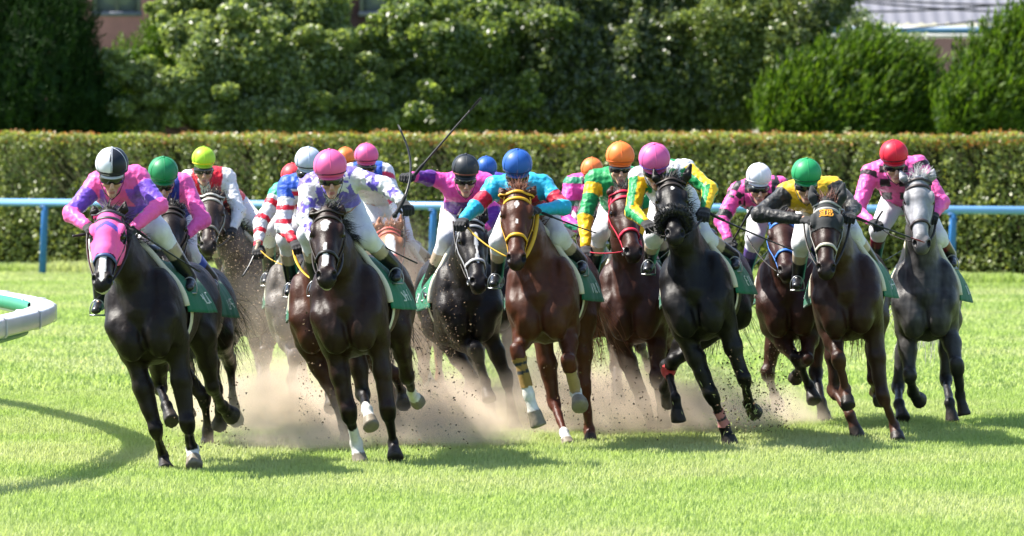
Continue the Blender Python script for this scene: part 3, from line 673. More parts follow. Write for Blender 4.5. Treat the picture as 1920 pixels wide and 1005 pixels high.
    for nm, (e, kn, ft, cor, toe) in segs.items():
        d0, t0 = seg(V, e, kn); d1, t1 = seg(V, kn, ft); d2, t2 = seg(V, ft, cor); d3, t3 = seg(V, cor, toe)
        dl = np.minimum(np.minimum(d1, d2), d3); reach = (V-kn)@nrm(ft-kn)
        down = smooth01((reach+.12)/.16)*(np.minimum(dl, d0) < .13)*(dl <= d0+.02)
        if points: col += (C_BLK-col)*(down*.9)[:, None]
        if lower is not None: col += (np.asarray(lower)-col)*(down*.8)[:, None]
        sk = dict(socks).get(nm)
        if sk:
            m = ((dl < .10) & ((d3 < d1) | (d2 < d1) | (t1 > 1-sk)) & (dl < d0)).astype(float); col += (C_WHITE-col)*m[:, None]
        hoof = (d3 < .085) & (((V-cor)@nrm(toe-cor)) > .004) & (d3 < d1)
        col[hoof] = (C_HORN if sk else C_HOOF)
    if greyhead is not None:
        dp = wob(V, 26.)+.6*wob(V, 55.); col *= (1+.45*dp*(V[:, 2] > .75))[:, None]
        m = smooth01((.75-np.clip(np.linalg.norm(V-Pp, axis=1), 0, None))/.45)*smooth01((f_+.22)/.2+.3)
        col += (np.asarray(greyhead)*(1+.25*n1+.22*dp[:, None])-col)*(m*inhead)[:, None]
    mz = smooth01((t-.86)/.10)*inhead
    col += ((C_BLK*1.8 if greyhead is None else A3(.11, .10, .10))-col)*(mz*.75)[:, None]
    if lip:
        m = inhead & (t > .90) & (f_ < -.062+.012*wob(V, 25.)) & (t < 1.2); col[m] = C_WHITE*.8
    if star:
        for (t0, t1, w0, w1, s0) in star:
            q = np.clip((t-t0)/(t1-t0), 0, 1); wd_ = w0+(w1-w0)*q+.006*wob(V, 30.)
            m = inhead & (t > t0) & (t < t1) & (np.abs(s_-s0) < wd_*np.minimum(1, np.minimum((t-t0)/.05+.25, (t1-t)/.05+.25))) & (f_ > -.07)
            col[m] = C_WHITE
    nost = np.zeros(len(V), bool)
    for sd in (-1, 1):
        nost |= np.linalg.norm((V-hp(.965, .047*sd, -.010))@np.array([hs, hv*.65, hf]).T, axis=1) < .019*HK
        nost |= inhead & (np.linalg.norm(V-hp(.285, .098*sd, -.034), axis=1) < .028*HK)
    col[nost] = (.004, .003, .003)
    o = mesh_obj('horse', V, Q, M['coat'], None, base, np.clip(col, 0, 1)); tag(o, label, 'horse', 'racehorses galloping in the field')
    hc = A3(*hair) if hair is not None else C_BLK
    # eyes
    for sd in (-1, 1):
        mb = MB(); mb.ball(hp(.285, .086*sd, -.036), .025, 8); mb.build('eye', M['eye'], o)
    # mane, forelock, tail ------------------------------------------------------
    def strands(name, roots, dirs, L, r, droop, k, jitter):
        mb = MB()
        for a, dvec in zip(roots, dirs):
            Ls = L*rs.uniform(.6, 1.15); p = [a]; dd = nrm(dvec+rs.normal(size=3)*jitter)
            for i in range(k):
                dd = nrm(dd+A3(0, 0, -droop)+rs.normal(size=3)*.13); p.append(p[-1]+dd*Ls/k)
            g = rs.uniform(.6, 1.7)
            mb.tube(p, np.linspace(r, r*.15, k+1), 4, .45, col=hc*g, caps=False)
        return mb.build(name, M['hair'], o, cols=True)
    mroots, mdirs = [], []
    mv = A3(*maneblow)
    for i in range(420):
        q = rs.uniform(0, 1); cpt = hp(-.03, 0, -.09)*(1-q)+w(0, .46, .40)*q
        cpt = cpt+(hf if False else up)*.045*(1-.3*q)+sx*rs.normal()*.012
        mroots.append(cpt); mdirs.append(mv+up*.25)
    strands('mane', mroots, mdirs, .16, .0055, .20, 5, .16)
    if forelock:
        fr = [hp(-.0, rs.normal()*.024, .0+rs.uniform(-.03, .02)) for _ in range(int(170*forelock))]
        strands('forelock', fr, [nrm(-hv*.9+mv*.8+hf*.15+hs*rs.normal()*.35) for _ in fr], .15, .0048, .14, 5, .22)
    dk = w(0, 1.66, .22); tr = [dk+sx*rs.normal()*.025+up*rs.normal()*.02 for _ in range(260)]
    td = A3(*(tail if tail is not None else (.10, .75, -.5)))
    strands('tail', tr, [td for _ in tr], .8, .0075, .16, 7, .11)
    # bridle ---------------------------------------------------------------------
    def ring(t_, angs, off=.005, cf=-.065):
        cpt = hp(t_, 0, cf); dirs = np.array([hs*math.sin(q)+hf*math.cos(q) for q in angs]); r = B.exit(cpt, dirs, .28, 130)
        return cpt+dirs*(r[:, None]+off), dirs
    if browcol is None: browcol = (.03, .02, .015)
    if nosecol is None: nosecol = browcol
    A_ = np.radians(np.linspace(-150, 150, 31)); full = np.radians(np.linspace(-180, 172, 40))
    mb = MB()
    for sd in (-1, 1):                                    # cheek pieces
        q = [ring(t_, [math.radians(sd*an)]) for t_, an in ((.03, 62), (.12, 80), (.25, 98), (.4, 100), (.55, 98), (.70, 100), (.80, 105))]
        mb.strap([x[0][0] for x in q], [x[1][0] for x in q], .011, .005, browcol)
    p, n = ring(.01, np.radians(np.linspace(-120, 120, 25)), .006); mb.strap(p, n, .012, .005, browcol)
    p, n = ring(.30, np.radians(np.linspace(95, 265, 21)), .004); mb.strap(p, n, .009, .004, browcol)
    br = mb.build('bridle', M['strapm'], o, cols=True)
    def child(mb, name, mat, par=br, cols=True): return mb.build(name, mat, par, cols=cols)
    mb = MB(); p, n = ring(.115, np.radians(np.linspace(-95, 95, 25)), .005); mb.strap(p, n, .013, .007, browcol); child(mb, 'browband', M['strapm'])
    mb = MB(); p, n = ring(.645, full, .004)
    if fur:
        mb.tube(np.concatenate([p+n*.026, (p+n*.026)[:1]]), .042, 12, 1, col=(.006, .006, .006))
        for _ in range(2600):
            i = rs.integers(len(p)); j = (i+1) % len(p); q = p[i]+(p[j]-p[i])*rs.uniform(); an = rs.uniform(0, 6.28)
            ra = n[i]*math.cos(an)+hv*math.sin(an); s0 = q+n[i]*.028+ra*.036
            mb.tube([s0, s0+nrm(ra+rs.normal(size=3)*.35)*.022], [.0035, .001], 3, 1, col=A3(.012, .012, .012)*rs.uniform(.5, 1.6), caps=False)
        child(mb, 'fur_noseband', M['hair'])
    else:
        mb.strap(p, n, .014, .008, nosecol, closed=True); child(mb, 'noseband', M['strapm'])
    bits = []
    for sd in (-1, 1):
        c0, d0 = ring(.845, [math.radians(sd*108)], .010); c0 = c0[0]; bits.append(c0)
        an = np.linspace(0, 6.283, 19); mb = MB()
        mb.tube([c0+hv*.030*math.cos(q)+hf*.030*math.sin(q) for q in an], .0055, 6); child(mb, 'bit_ring', M['steel'], cols=False)
    if reincol is None: reincol = (.02, .015, .012)
    for i, sd in enumerate((-1, 1)):
        hd = hands[i] if hands is not None else w(.13*sd, -.06, .52)
        a, b = bits[i], np.asarray(hd, float)
        md = .5*(a+b)+A3(sd*.05, -.01, -.035); q = np.linspace(0, 1, 14)[:, None]
        pts = (1-q)**2*a+2*q*(1-q)*md+q*q*b
        mb = MB(); mb.tube(pts, reinw, 6, .4, col=reincol); child(mb, 'rein', M['strapm'])
    # hood or mask ------------------------------------------------------------------
    if hood:
        eyes = np.minimum(*[np.linalg.norm((V-hp(.285, .092*sd, -.036))@np.array([hs, hv*.8, hf]).T, axis=1) for sd in (-1, 1)])
        tl = hood.get('t1', .62)+.05*wob(V, 14.)*.3
        edge = tl+hood.get('arch', .0)*(np.clip(-f_-.03, 0, .12)/.1)
        keep = inhead & (t > hood.get('t0', -.02)) & (t < edge) & (eyes > hood.get('eye', .040)) & (f_ > hood.get('fmin', -.19)) & (t > -.42)
        if not hood.get('ears'): keep &= ~((t < .01))
        Vh, Qh, u = cut(V, Q, keep, .006)
        hcol = np.tile(hood['col'], (len(Vh), 1))
        if 'chev' in hood:
            tt, ss = t[u], s_[u]; m = np.abs((tt-.20)-np.abs(ss)*1.1) < .035; m &= np.abs(ss) < .065; hcol[m] = hood['chev']
            if 'eartint' in hood: hcol[(tt < -.02)] = hood['eartint']
        if 'earin' in hood: hcol[(t[u] < -.03) & (f_[u] > .015)] *= 1.0
        mesh_obj('hood', Vh, Qh, M['cloth'], o, None, hcol)
        if hoodtext:                                     # blackletter letters across the forehead
            strokes = [[(-.040, .028), (-.020, .034), (-.004, .026)], [(-.036, .012), (-.018, .016)], [(-.038, -.004), (-.018, .002)], [(-.040, -.02), (-.026, -.012), (-.012, -.02), (.004, -.016)],
                       [(-.014, .034), (-.014, -.014)], [(.002, .030), (.002, -.014)], [(.002, .03), (.020, .034), (.027, .022), (.018, .010), (.004, .009)],
                       [(.018, .010), (.030, .002), (.028, -.012), (.014, -.020), (.002, -.015)], [(.013, .028), (.013, .012)], [(.015, .004), (.015, -.012)]]
            mb = MB()
            for stq in strokes:
                pp = []
                for i in range(len(stq)-1):
                    for k_ in range(5): pp.append(np.array(stq[i])+(np.array(stq[i+1])-np.array(stq[i]))*k_/5)
                pp.append(np.array(stq[-1]))
                q3 = []
                for x, z in pp:
                    x, z = x*1.25, z*1.25
                    t_ = .205-z/Lh; sgn = 1 if hs[0] > 0 else -1
                    q3.append((t_, x*sgn))
                pts = []
                for t_, sx_ in q3:
                    c0 = hp(t_, sx_, -.05); r = B.exit(c0, hf[None], .2, 90)[0]; pts.append(c0+hf*(r+.0075))
                mb.strap(pts, [hf]*len(pts), .0058, .003, (.75, .30, .02))
            mb.build('forehead_letters', M['cloth'], o, cols=True)
    # leg wraps ---------------------------------------------------------------------
    for nm, t0, t1, bc, stripes in bands:
        e, kn, ft, cor, toe = segs[nm]; d1, t_ = seg(V, kn, ft); ax_ = nrm(ft-kn); L1 = np.linalg.norm(ft-kn); tr_ = (V-kn)@ax_/L1
        keep = (d1 < .075) & (tr_ > t0) & (tr_ < t1) & (np.linalg.norm(V-(kn+np.outer(tr_, ax_*L1)), axis=1) < .075)
        if keep.sum() < 20: continue
        Vb, Qb, u = cut(V, Q, keep, .006); bcol = np.tile(bc, (len(Vb), 1)); tt = tr_[u]
        for s0 in stripes: bcol[np.abs(tt-s0) < .035] = (.02, .025, .03)
        mesh_obj('leg_wrap', Vb, Qb, M['cloth'], o, None, bcol)
    # saddlery -------------------------------------------------------------------------
    def around(y, th, off):
        cpt = w(0, y, .08); dirs = np.array([R@A3(math.sin(q), 0, math.cos(q)) for q in th]); r = B.exit(cpt, dirs, .6, 200)
        r = np.minimum(r, np.where(np.abs(np.degrees(th)) > 60, .36, .6)); off = np.broadcast_to(off, r.shape)
        return cpt+dirs*(r+off)[:, None], dirs
    if cloth:
        nu, nv = 61, 15; th = np.radians(np.linspace(-112, 112, nu)); G = []
        for j in range(nv):
            y = .33+.52*j/(nv-1); uu = np.abs(np.linspace(-1, 1, nu))
            fl = .014+.19*flare*uu**3.5*(.12+.88*(j/(nv-1))**.8)+.022*uu**2*np.sin(j*.9+np.sign(np.linspace(-1, 1, nu))*2+rs.uniform(0, 6))*(j/nv)
            G.append(around(y, th, fl)[0])
        G = np.array(G); i, j = np.meshgrid(np.arange(nv-1), np.arange(nu-1), indexing='ij'); i = i.ravel(); j = j.ravel()
        q = np.stack([i*nu+j, i*nu+j+1, (i+1)*nu+j+1, (i+1)*nu+j], 1)
        Vc = G.reshape(-1, 3); inn = Vc-np.repeat(normals(Vc, q)*0, 1, 0)
        nn = normals(Vc, q); nn *= np.sign(((Vc-w(0, .6, .1))*nn).sum(1))[:, None]
        VV = np.concatenate([Vc+nn*.004, Vc-nn*.003]); n0 = len(Vc)
        bd = [(i_, i_+1) for i_ in range(nu-1)]+[((nv-1)*nu+i_+1, (nv-1)*nu+i_) for i_ in range(nu-1)]+[((i_+1)*nu, i_*nu) for i_ in range(nv-1)]+[(i_*nu+nu-1, (i_+1)*nu+nu-1) for i_ in range(nv-1)]
        qb = np.array([(b_, a_2, a_2+n0, b_+n0) for a_2, b_ in bd])
        sc = mesh_obj('saddle_cloth', VV, np.concatenate([q, q[:, ::-1]+n0, qb]), M['cloth'], o, None, np.tile(GREEN*rs.uniform(.85, 1.2), (len(VV), 1)))
        mb = MB(); p, n = around(.315, np.radians(np.linspace(-104, 104, 41)), .022); mb.tube(p, .024, 10, 1, col=CREAM); mb.build('pad_edge', M['cloth'], sc, cols=True)
        for sd in (-1, 1):                                 # white lettering near the lower rear corner, unreadable at this size
            mb = MB()
            def onc(y, an):
                jv = min(max((y-.33)/.52*(nv-1), 0), nv-1.01); j0 = int(jv); fj = jv-j0; iu = (sd*an+112)/224*(nu-1); i0 = min(max(int(iu), 0), nu-2); fi = iu-i0
                q0 = G[j0, i0]*(1-fi)+G[j0, i0+1]*fi; q1 = G[j0+1, i0]*(1-fi)+G[j0+1, i0+1]*fi; return q0*(1-fj)+q1*fj
            for row, nch in enumerate((3,)):
                for c_ in range(nch):
                    y0 = .585+.22*c_/nch; wq = .16/nch; a0 = 90; hq = 12
                    for (ya, aa, yb, ab) in [((0, 0, 0, 1), (0, .1, 1, 1), (1, 0, 1, 1), (0, .5, 1, .5), (0, 0, 1, 0), (0, 1, 1, 1), (.5, 0, .1, 1), (.5, 0, .9, 1))[k_] for k_ in rs.choice(8, 3, replace=False)]:
                        pp = [onc(y0+wq*(ya+(yb-ya)*k_/5), a0+hq*(aa+(ab-aa)*k_/5)+2*(yb-ya)*0) for k_ in range(6)]
                        nd = np.array(pp)-w(0, .75, .08); nd -= np.outer(nd@back, back); nd /= np.linalg.norm(nd, axis=1)[:, None]
                        mb.strap(np.array(pp)+nd*.005, nd, .0062, .003, (.50, .56, .54))
            mb.build('cloth_lettering', M['cloth'], sc, cols=True)
    p, n = around(.47, np.radians(np.linspace(-180, 171, 40)), .008); mb = MB(); mb.strap(p, n, .045, .006, girth, closed=True)
    mb.build('girth', M['cloth'], o, cols=True)
    S = Body(*[axis(l, h_, .014) for l, h_ in zip(w(0, .72, .42)-.36, w(0, .72, .42)+.36)])
    S.cone(w(0, .55, .455), w(0, .90, .44), (.10, .03), (.14, .035), sx, .04); S.cone(w(0, .52, .49), w(0, .60, .46), (.06, .03), (.09, .03), sx, .04)
    S.cone(w(0, .92, .475), w(0, .86, .46), (.10, .03), (.12, .03), sx, .04)
    Vs, Qs = S.mesh(); sdl = mesh_obj('saddle', Vs, Qs, M['leather'], o)
    HORSES[key] = dict(o=o, w=w, R=R, sx=sx, back=back, up=up, Y=Y, hp=hp, saddle=sdl)
    return o
def stirrup(hz, foot, side):
    S = HORSES[hz]; mb = MB(); a = foot; s0 = S['w'](.16*side, .62, .40)
    mb.tube([s0, .5*(s0+a)+S['sx']*.03*side, a+A3(0, 0, .12)], .009, 6, .4)
    mb.build('stirrup_leather', M['leather'], S['saddle'])
    an = np.linspace(-.5, math.pi+.5, 16); mb = MB(); rx = nrm(A3(1, 0, 0))
    mb.tube([a+rx*.055*math.cos(q)+A3(0, 0, 1)*(.02+.085*max(math.sin(q), -.3)) for q in an], .0045, 6)
    mb.box(a+A3(0, 0, -.008), (.055, .02, .006)); mb.build('stirrup_iron', M['steel'], S['saddle'])
# ------------------------------------------------------------------ riders
WHITE = A3(.66, .66, .69); PINK = hexc('e0489a'); HOT = hexc('e85aa6'); PURP = hexc('5b3fb0'); BLUE = hexc('1f4fb4'); NAVY = hexc('20308a'); RED = hexc('cc1030')
YEL = hexc('f2bd10'); GRN = hexc('0b8a4a'); CYAN = hexc('1aa0c4'); BLK = A3(.012, .012, .014); TAN = A3(.38, .30, .22)
SKIN = A3(.46, .26, .175)
def glove_template(sd):
    g = axis(-.075, .075, .0048); B = Body(g, axis(-.075, .15, .0048), axis(-.085, .05, .0048))
    B.cone((0, -.06, 0), (0, .02, 0), (.031, .024), (.036, .020), k=.02)
    B.cone((0, .01, 0), (0, .075, .002), (.036, .019), (.043, .017), k=.02)
    for i, x in enumerate((-.033, -.011, .011, .032)):
        l = (.9, 1.0, .95, .78)[i]; x *= sd
        a = A3(x, .078, .004); b = a+A3(0, .030*l, -.012); c = b+A3(0, .004, -.032*l); d = c+A3(0, -.026*l, -.012)
        for p, q, r0, r1 in ((a, b, .0115, .0105), (b, c, .0105, .010), (c, d, .010, .0088)): B.cone(p, q, r0, r1, k=.005)
    t0 = A3(-.034*sd, .012, -.006); t1 = A3(-.048*sd, .048, -.026); t2 = A3(-.026*sd, .078, -.050)
    B.cone(t0, t1, .0155, .0120, k=.012); B.cone(t1, t2, .0115, .0092, k=.005)
    return B.mesh()
GLOVE = {-1: glove_template(-1), 1: glove_template(1)}
def make_rider(hz, label, helm, shl, shr, ell_, elr, hal, har, jacket, cap, capband, wid=60, pitch=20, hyaw=0, hroll=0, glove=BLK, breech=None, boots=None, gdark=True,
               hidden=False, knees=None, feet=None, capsplit=None, seat=(0, .64, .74), brim=None, hd=(0.0, .0)):
    h = HORSES[hz]; Y = h['Y']; w = h['w']; R = h['R']; sx = h['sx']
    breech = WHITE if breech is None else breech
    def pj(q, dy): return P(q[0], q[1], Y+(q[2] if len(q) > 2 else dy))
    Hc = pj(helm, .03); SL, SR = pj(shl, .27), pj(shr, .27); EL, ER = pj(ell_, .10), pj(elr, .10); HL, HR = pj(hal, -.08), pj(har, -.08)
    pel = w(*seat); C = .5*(SL+SR)+A3(0, .02, -.03)
    pel[0] = .55*C[0]+.45*pel[0]; pel[2] = max(pel[2], C[2]-.20); dv = C-pel; L = np.linalg.norm(dv)
    if L > .56: pel = C-dv/L*.56
    legs = []
    shift = .5*(pel[0]-w(*seat)[0])
    for sd in (-1, 1):
        hip = pel+sx*.085*sd+A3(0, 0, -.02); kn = w(.235*sd, .36, .58)+A3(shift, 0, 0); an = w(.285*sd, .60, .24); to = w(.295*sd, .44, .165)
        if knees and knees[0 if sd < 0 else 1]:
            kp = knees[0 if sd < 0 else 1]; kn = P(kp[0], kp[1], kn[1])
        if feet and feet[0 if sd < 0 else 1]:
            kp = feet[0 if sd < 0 else 1]; t2 = P(kp[0], kp[1], to[1]); an = an+(t2-to); to = t2
        legs.append((hip, kn, an, to))
    base = A3(Hc[0], Hc[1]+.3, 0)
    # head frame
    pr, yr, rr = math.radians(pitch*.68), math.radians(hyaw), math.radians(hroll)
    fw = A3(math.sin(yr)*math.cos(pr), -math.cos(yr)*math.cos(pr), -math.sin(pr)); si = nrm(A3(math.cos(yr), math.sin(yr), math.sin(rr)))
    si = nrm(si-fw*(si@fw)); hu = np.cross(fw, si); hu = hu if hu[2] > 0 else -hu
    # si points to picture right; face is towards the viewer
    Hd = Hc-hu*.066
    def hh(s_, f_, u_): return Hd+si*s_+fw*f_+hu*u_
    HM = np.array([si, fw, hu])
    # ---- the body: one continuous surface
    allp = np.array([Hc+hu*.14, Hd-hu*.2+fw*.1, SL, SR, EL, ER, HL, HR, pel+A3(0, .16, 0)]+[q for l in legs for q in l])
    lo, hi = allp.min(0)-.12, allp.max(0)+.12; fh = .0072
    hl, hh_ = Hd-.16, Hd+.16
    def grid(h0, fine=True):
        return [axis(lo[i], hi[i], h0, [(hl[i], hh_[i], fh)] if fine else ()) for i in range(3)]
    B = Body(*grid(.0155))
    def torso(B, e):
        B.cone(pel, C, (.150+e, .115+e), (.165+e, .105+e), sx, .05)
        B.cone(C+sx*-.08, C+sx*.08, (.105+e, .105+e), (.105+e, .105+e), (0, 0, 1), .06)
        for s_, el in ((SL, EL), (SR, ER)):
            B.cone(C*.5+s_*.5, s_, .075+e, .066+e, None, .05)
    def arm(B, s_, el, ha, e, tend=1.0):
        B.cone(s_, el, .060+e, .046+e, None, .03); B.ell(el, .045+e, None, .02)
        B.cone(el, el+(ha-el)*tend, .046+e, .030+e*.8, None, .02)
    torso(B, 0)
    for s_, el, ha in ((SL, EL, HL), (SR, ER, HR)): arm(B, s_, el, ha, 0)
    for hip, kn, an, to in legs:
        B.cone(hip, kn, .095, .066, None, .05); B.ell(kn, .062, None, .02); B.cone(kn, an, .058, .034, None, .02); B.cone(an, to, .026, .016, None, .01)
    B.cone(C+A3(0, -.02, .03), hh(0, -.02, -.08), .068, .058, None, .03)
    B.ell(hh(0, -.012, .0), (.074, .094, .095), HM, .02); B.cone(hh(0, .022, -.05), hh(0, .048, -.125), (.062, .058), (.038, .036), si, .03)
    B.ell(hh(0, .075, -.148), (.024, .018, .018), HM, .02); B.cone(hh(0, .086, -.030), hh(0, .110, -.080), (.010, .012), (.016, .014), si, .012)
    for sd in (-1, 1):
        B.ell(hh(.042*sd, .062, -.066), (.026, .022, .024), HM, .02); B.ell(hh(.030*sd, .088, -.030), (.020, .016, .012), HM, .012, 'c')
        B.ell(hh(.076*sd, -.01, -.045), (.012, .02, .032), HM, .012); B.ell(hh(.012*sd, .106, -.086), (.008, .01, .007), HM, .006)
    B.ell(hh(0, .086, -.112), (.025, .012, .007), HM, .008); B.ell(hh(0, .084, -.124), (.021, .012, .007), HM, .008)
    B.cone(hh(-.02, .098, -.118), hh(.02, .098, -.118), .003, .003, None, .005, op='c')
    V, Q = B.mesh(); col = np.tile(SKIN, (len(V), 1))
    lp = np.linalg.norm((V-hh(0, .096, -.118))@HM.T/np.array([.026, .02, .012]), axis=1) < 1; col[lp] = A3(.36, .13, .11)
    q = V-Hd; hairm = ((q@hu) > -.03) & ((q@fw) < .02) & (np.linalg.norm(q, axis=1) < .14); col[hairm] = (.012, .01, .009)
    o = mesh_obj('person', V, Q, M['skin'], None, base, col); tag(o, label, 'person', 'jockeys riding in the race')
    # ---- jacket
    J = Body(*grid(.0084, False)); torso(J, .014)
    for s_, el, ha in ((SL, EL, HL), (SR, ER, HR)): arm(J, s_, el, ha, .013, .90)
    J.cone(C+A3(0, -.02, .03), C*.35+hh(0, -.02, -.10)*.65, .085, .066, None, .03)
    J.cone(pel, pel-nrm(C-pel)*.06, (.155, .125), (.15, .12), sx, .04)
    Vj, Qj = J.mesh(); Nj = normals(Vj, Qj)
    pr_ = []
    parts = [('torso', pel, C), ('LU', SL, EL), ('LF', EL, HL), ('RU', SR, ER), ('RF', ER, HR)]
    D, T = zip(*[seg(Vj, a, b) for _, a, b in parts]); D = np.array(D); T = np.array(T)
    D[0] -= .105; D[1:] -= .02
    # cloth folds: rings along the sleeves, ripples over the back, kept small at the seams
    fold = np.where(np.argmin(D, 0) > 0, .0022, .0045)*wob(Vj, 20.)+.0034*(1-2*np.abs(wob(Vj*np.array([.9, .7, 1.5]), 42.)))
    V0 = Vj; Vj = Vj+Nj*fold[:, None]
    which = np.argmin(D, 0); tt = T[which, np.arange(len(Vj))]
    upv = A3(0, 0, 1); tl = np.stack([(V0-C)@sx, (V0-C)@A3(0, -1, 0), (V0-C)@upv], 1)
    ang = np.zeros(len(Vj))
    for k, (_, a, b) in enumerate(parts):
        if k == 0: continue
        ax_ = nrm(b-a); rad = V0-a; rad = rad-np.outer(rad@ax_, ax_); u = nrm(np.cross(ax_, A3(0, -1, .2))); v = np.cross(ax_, u)
        m = which == k; ang[m] = np.arctan2(rad[m]@v, rad[m]@u)
    jc = jacket(which, tt, tl, ang, V0)
    mesh_obj('jacket', Vj, Qj, M['silk'], o, None, jc)
    # ---- breeches
    Bk = Body(*grid(.0125, False)); Bk.ell(pel+A3(0, .02, -.02), (.158, .14, .125), np.array([sx, h['back'], h['up']]), .04)
    for hip, kn, an, to in legs:
        Bk.cone(hip, kn, .106, .077, None, .05); Bk.ell(kn, .074, None, .02); Bk.cone(kn, kn+(an-kn)*.36, .071, .060, None, .02)
    Vb, Qb = Bk.mesh(); Vb += normals(Vb, Qb)*(.004*wob(Vb, 30.))[:, None]
    mesh_obj('breeches', Vb, Qb, M['cloth'], o, None, np.tile(breech, (len(Vb), 1)))
    bc = (TAN, BLK) if boots is None else boots
    for i, (hip, kn, an, to) in enumerate(legs):
        c0 = kn+(an-kn)*.30; b0 = np.minimum(np.minimum(c0, an), to)-.1; b1 = np.maximum(np.maximum(c0, an), to)+.1
        G = Body(*[axis(b0[a], b1[a], .0105) for a in range(3)])
        G.cone(c0, an, (.064, .066), (.048, .05), None, .02, cap=.6, cap0=.25); G.cone(an+A3(0, .02, -.02), to, (.044, .04), (.038, .028), sx, .025)
        G.cone(an+A3(0, .03, -.055), an+A3(0, .02, -.03), .032, .035, None, .02)
        Vg, Qg = G.mesh(); d_, t_ = seg(Vg, kn, an); gc = np.where((t_ < .52)[:, None], bc[0], bc[1])
        mesh_obj('boot', Vg, Qg, M['boot'], o, None, gc)
        stirrup(hz, to*.65+an*.35+A3(0, 0, -.055), -1 if i == 0 else 1)
    # ---- gloves with five fingers closed on rein or whip
    for sd, el, ha in ((-1, EL, HL), (1, ER, HR)):
        yv = nrm(nrm(ha-el)*.8+A3(0, -.55, 0)); zv = nrm(A3(.15*sd, -.45, .8)); zv = nrm(zv-yv*(zv@yv)); xv = np.cross(yv, zv)
        Vg, Qg = GLOVE[-sd]; Vw = ha+(Vg*1.08)@np.array([xv, yv, zv])
        part = mesh_obj('glove', Vw, Qg, M['cloth'], o, None, np.tile(glove, (len(Vw), 1))*(1+.0*Vw[:, :1]))
    # ---- helmet with elastic cover, band, seams, button and chin strap
    nT, nP = 30, 56; th = np.radians(np.linspace(2, 128, nT)); ph = np.arange(nP)*2*math.pi/nP
    wid = wid*.94; rx, ry, rz = wid*.00203, wid*.00232, wid*.00200
    V = []; 
    for q in th:
        z = math.cos(q)*rz; s_ = math.sin(q)
        if q > math.pi/2: s_ = 1-.30*((q-math.pi/2)/.66)**2; z = -(q-math.pi/2)*.118*wid/60
        for p in ph: V.append((math.cos(p)*rx*s_, math.sin(p)*ry*s_, z+(.014 if math.sin(p) < -.2 and q > 1.9 else 0)*0))
    V = np.array(V); Vl = V.copy()
    i, j = np.meshgrid(np.arange(nT-1), np.arange(nP), indexing='ij'); i = i.ravel(); j = j.ravel(); k = (j+1) % nP
    q4 = np.stack([i*nP+j, (i+1)*nP+j, (i+1)*nP+k, i*nP+k], 1)
    Vw = Hc+V@HM+ (wob(V, 40.)[:, None]*.0012)
    cc = np.tile(cap, (len(V), 1))
    if capsplit is not None: cc[Vl[:, 0] > -.012] = capsplit
    if brim is not None: cc[Vl[:, 2] < -.052*wid/60] = brim
    top = np.arange(nP)[::-1][None]
    hm = mesh_obj('helmet', Vw, [q4, top], M['shell'], o, None, cc)
    def hl3(az, q, off=0):
        z = math.cos(q)*(rz+off); s_ = math.sin(q)
        if q > math.pi/2: s_ = 1-.30*((q-math.pi/2)/.66)**2; z = -(q-math.pi/2)*.118*wid/60
        return Hc+A3(math.cos(az)*(rx+off)*s_, math.sin(az)*(ry+off)*s_, z)@HM
    az = np.linspace(0, 2*math.pi, 49)[:-1]
    mb = MB(); p = [hl3(a, math.radians(109), .001) for a in az]; n = [nrm(x-(Hc-hu*.03)) for x in p]; mb.strap(p, n, .0055 if brim is None else .009, .003, capband, closed=True)
    mb.build('helmet_band', M['cloth'], hm, cols=True)
    mb = MB()
    for a in np.arange(6)*math.pi/3+math.pi/2: mb.tube([hl3(a, math.radians(d), .0008) for d in np.linspace(6, 104, 14)], .0020, 5, col=np.clip(cap*1.15+.01, 0, .9))
    mb.ball(Hc+hu*(rz+.002), (.012, .012, .007), 6, HM, np.clip(cap*1.05, 0, .9)); mb.build('cover_seams', M['shell'], hm, cols=True)
    mb = MB(); e_ = [hl3(a, math.radians(127), .002) for a in np.append(az, az[0])]; mb.tube(e_, .006, 6, col=(cap*.8 if brim is None else brim))
    mb.build('helmet_rim', M['shell'], hm, cols=True)
    mb = MB()                                           # short peak over the brow
    pk = np.linspace(-60, 60, 17); a0 = [hl3(math.radians(90+d), math.radians(122), .001) for d in pk]; a1 = [x+fw*.022*math.cos(math.radians(d*1.4))-hu*.010 for x, d in zip(a0, pk)]
    VV = np.concatenate([a0, a1, np.array(a1)-hu*.004, np.array(a0)-hu*.006]); m = len(pk); qq = []
    for r_ in range(3):
        for x in range(m-1): qq.append((r_*m+x, r_*m+x+1, (r_+1)*m+x+1, (r_+1)*m+x))
    mb.add(VV, np.array(qq), cap*.7); mb.build('helmet_peak', M['shell'], hm, cols=True)
    mb = MB()
    for sd in (-1, 1): mb.strap([hh(.082*sd, .0, -.02), hh(.078*sd, .012, -.075), hh(.050*sd, .045, -.135), hh(.0, .078, -.176)], [si*sd, si*sd, nrm(si*sd+fw-hu), -hu+fw*.3], .008, .004, BLK)
    mb.build('chin_strap', M['cloth'], hm, cols=True)
    # ---- goggles
    gv, gq = [], []; az = np.radians(np.linspace(-68, 68, 25)); nr = 7
    for r_ in range(nr):
        u_ = (r_/(nr-1)-.5)*2
        for a in az:
            wv = .026*(1-.35*math.exp(-(a/.16)**2)*(1 if u_ < 0 else .3)); bul = .006*(1-u_*u_)
            gv.append(hh(math.sin(a)*(.083+bul), math.cos(a)*(.101+bul), -.034+u_*wv))
    m = len(az)
    for r_ in range(nr-1):
        for x in range(m-1): gq.append((r_*m+x, r_*m+x+1, (r_+1)*m+x+1, (r_+1)*m+x))
    g = mesh_obj('goggles', np.array(gv), np.array(gq), M['lens'], o)
    sm_ = g.modifiers.new('thickness', 'SOLIDIFY'); sm_.thickness = .004; sm_.offset = 0
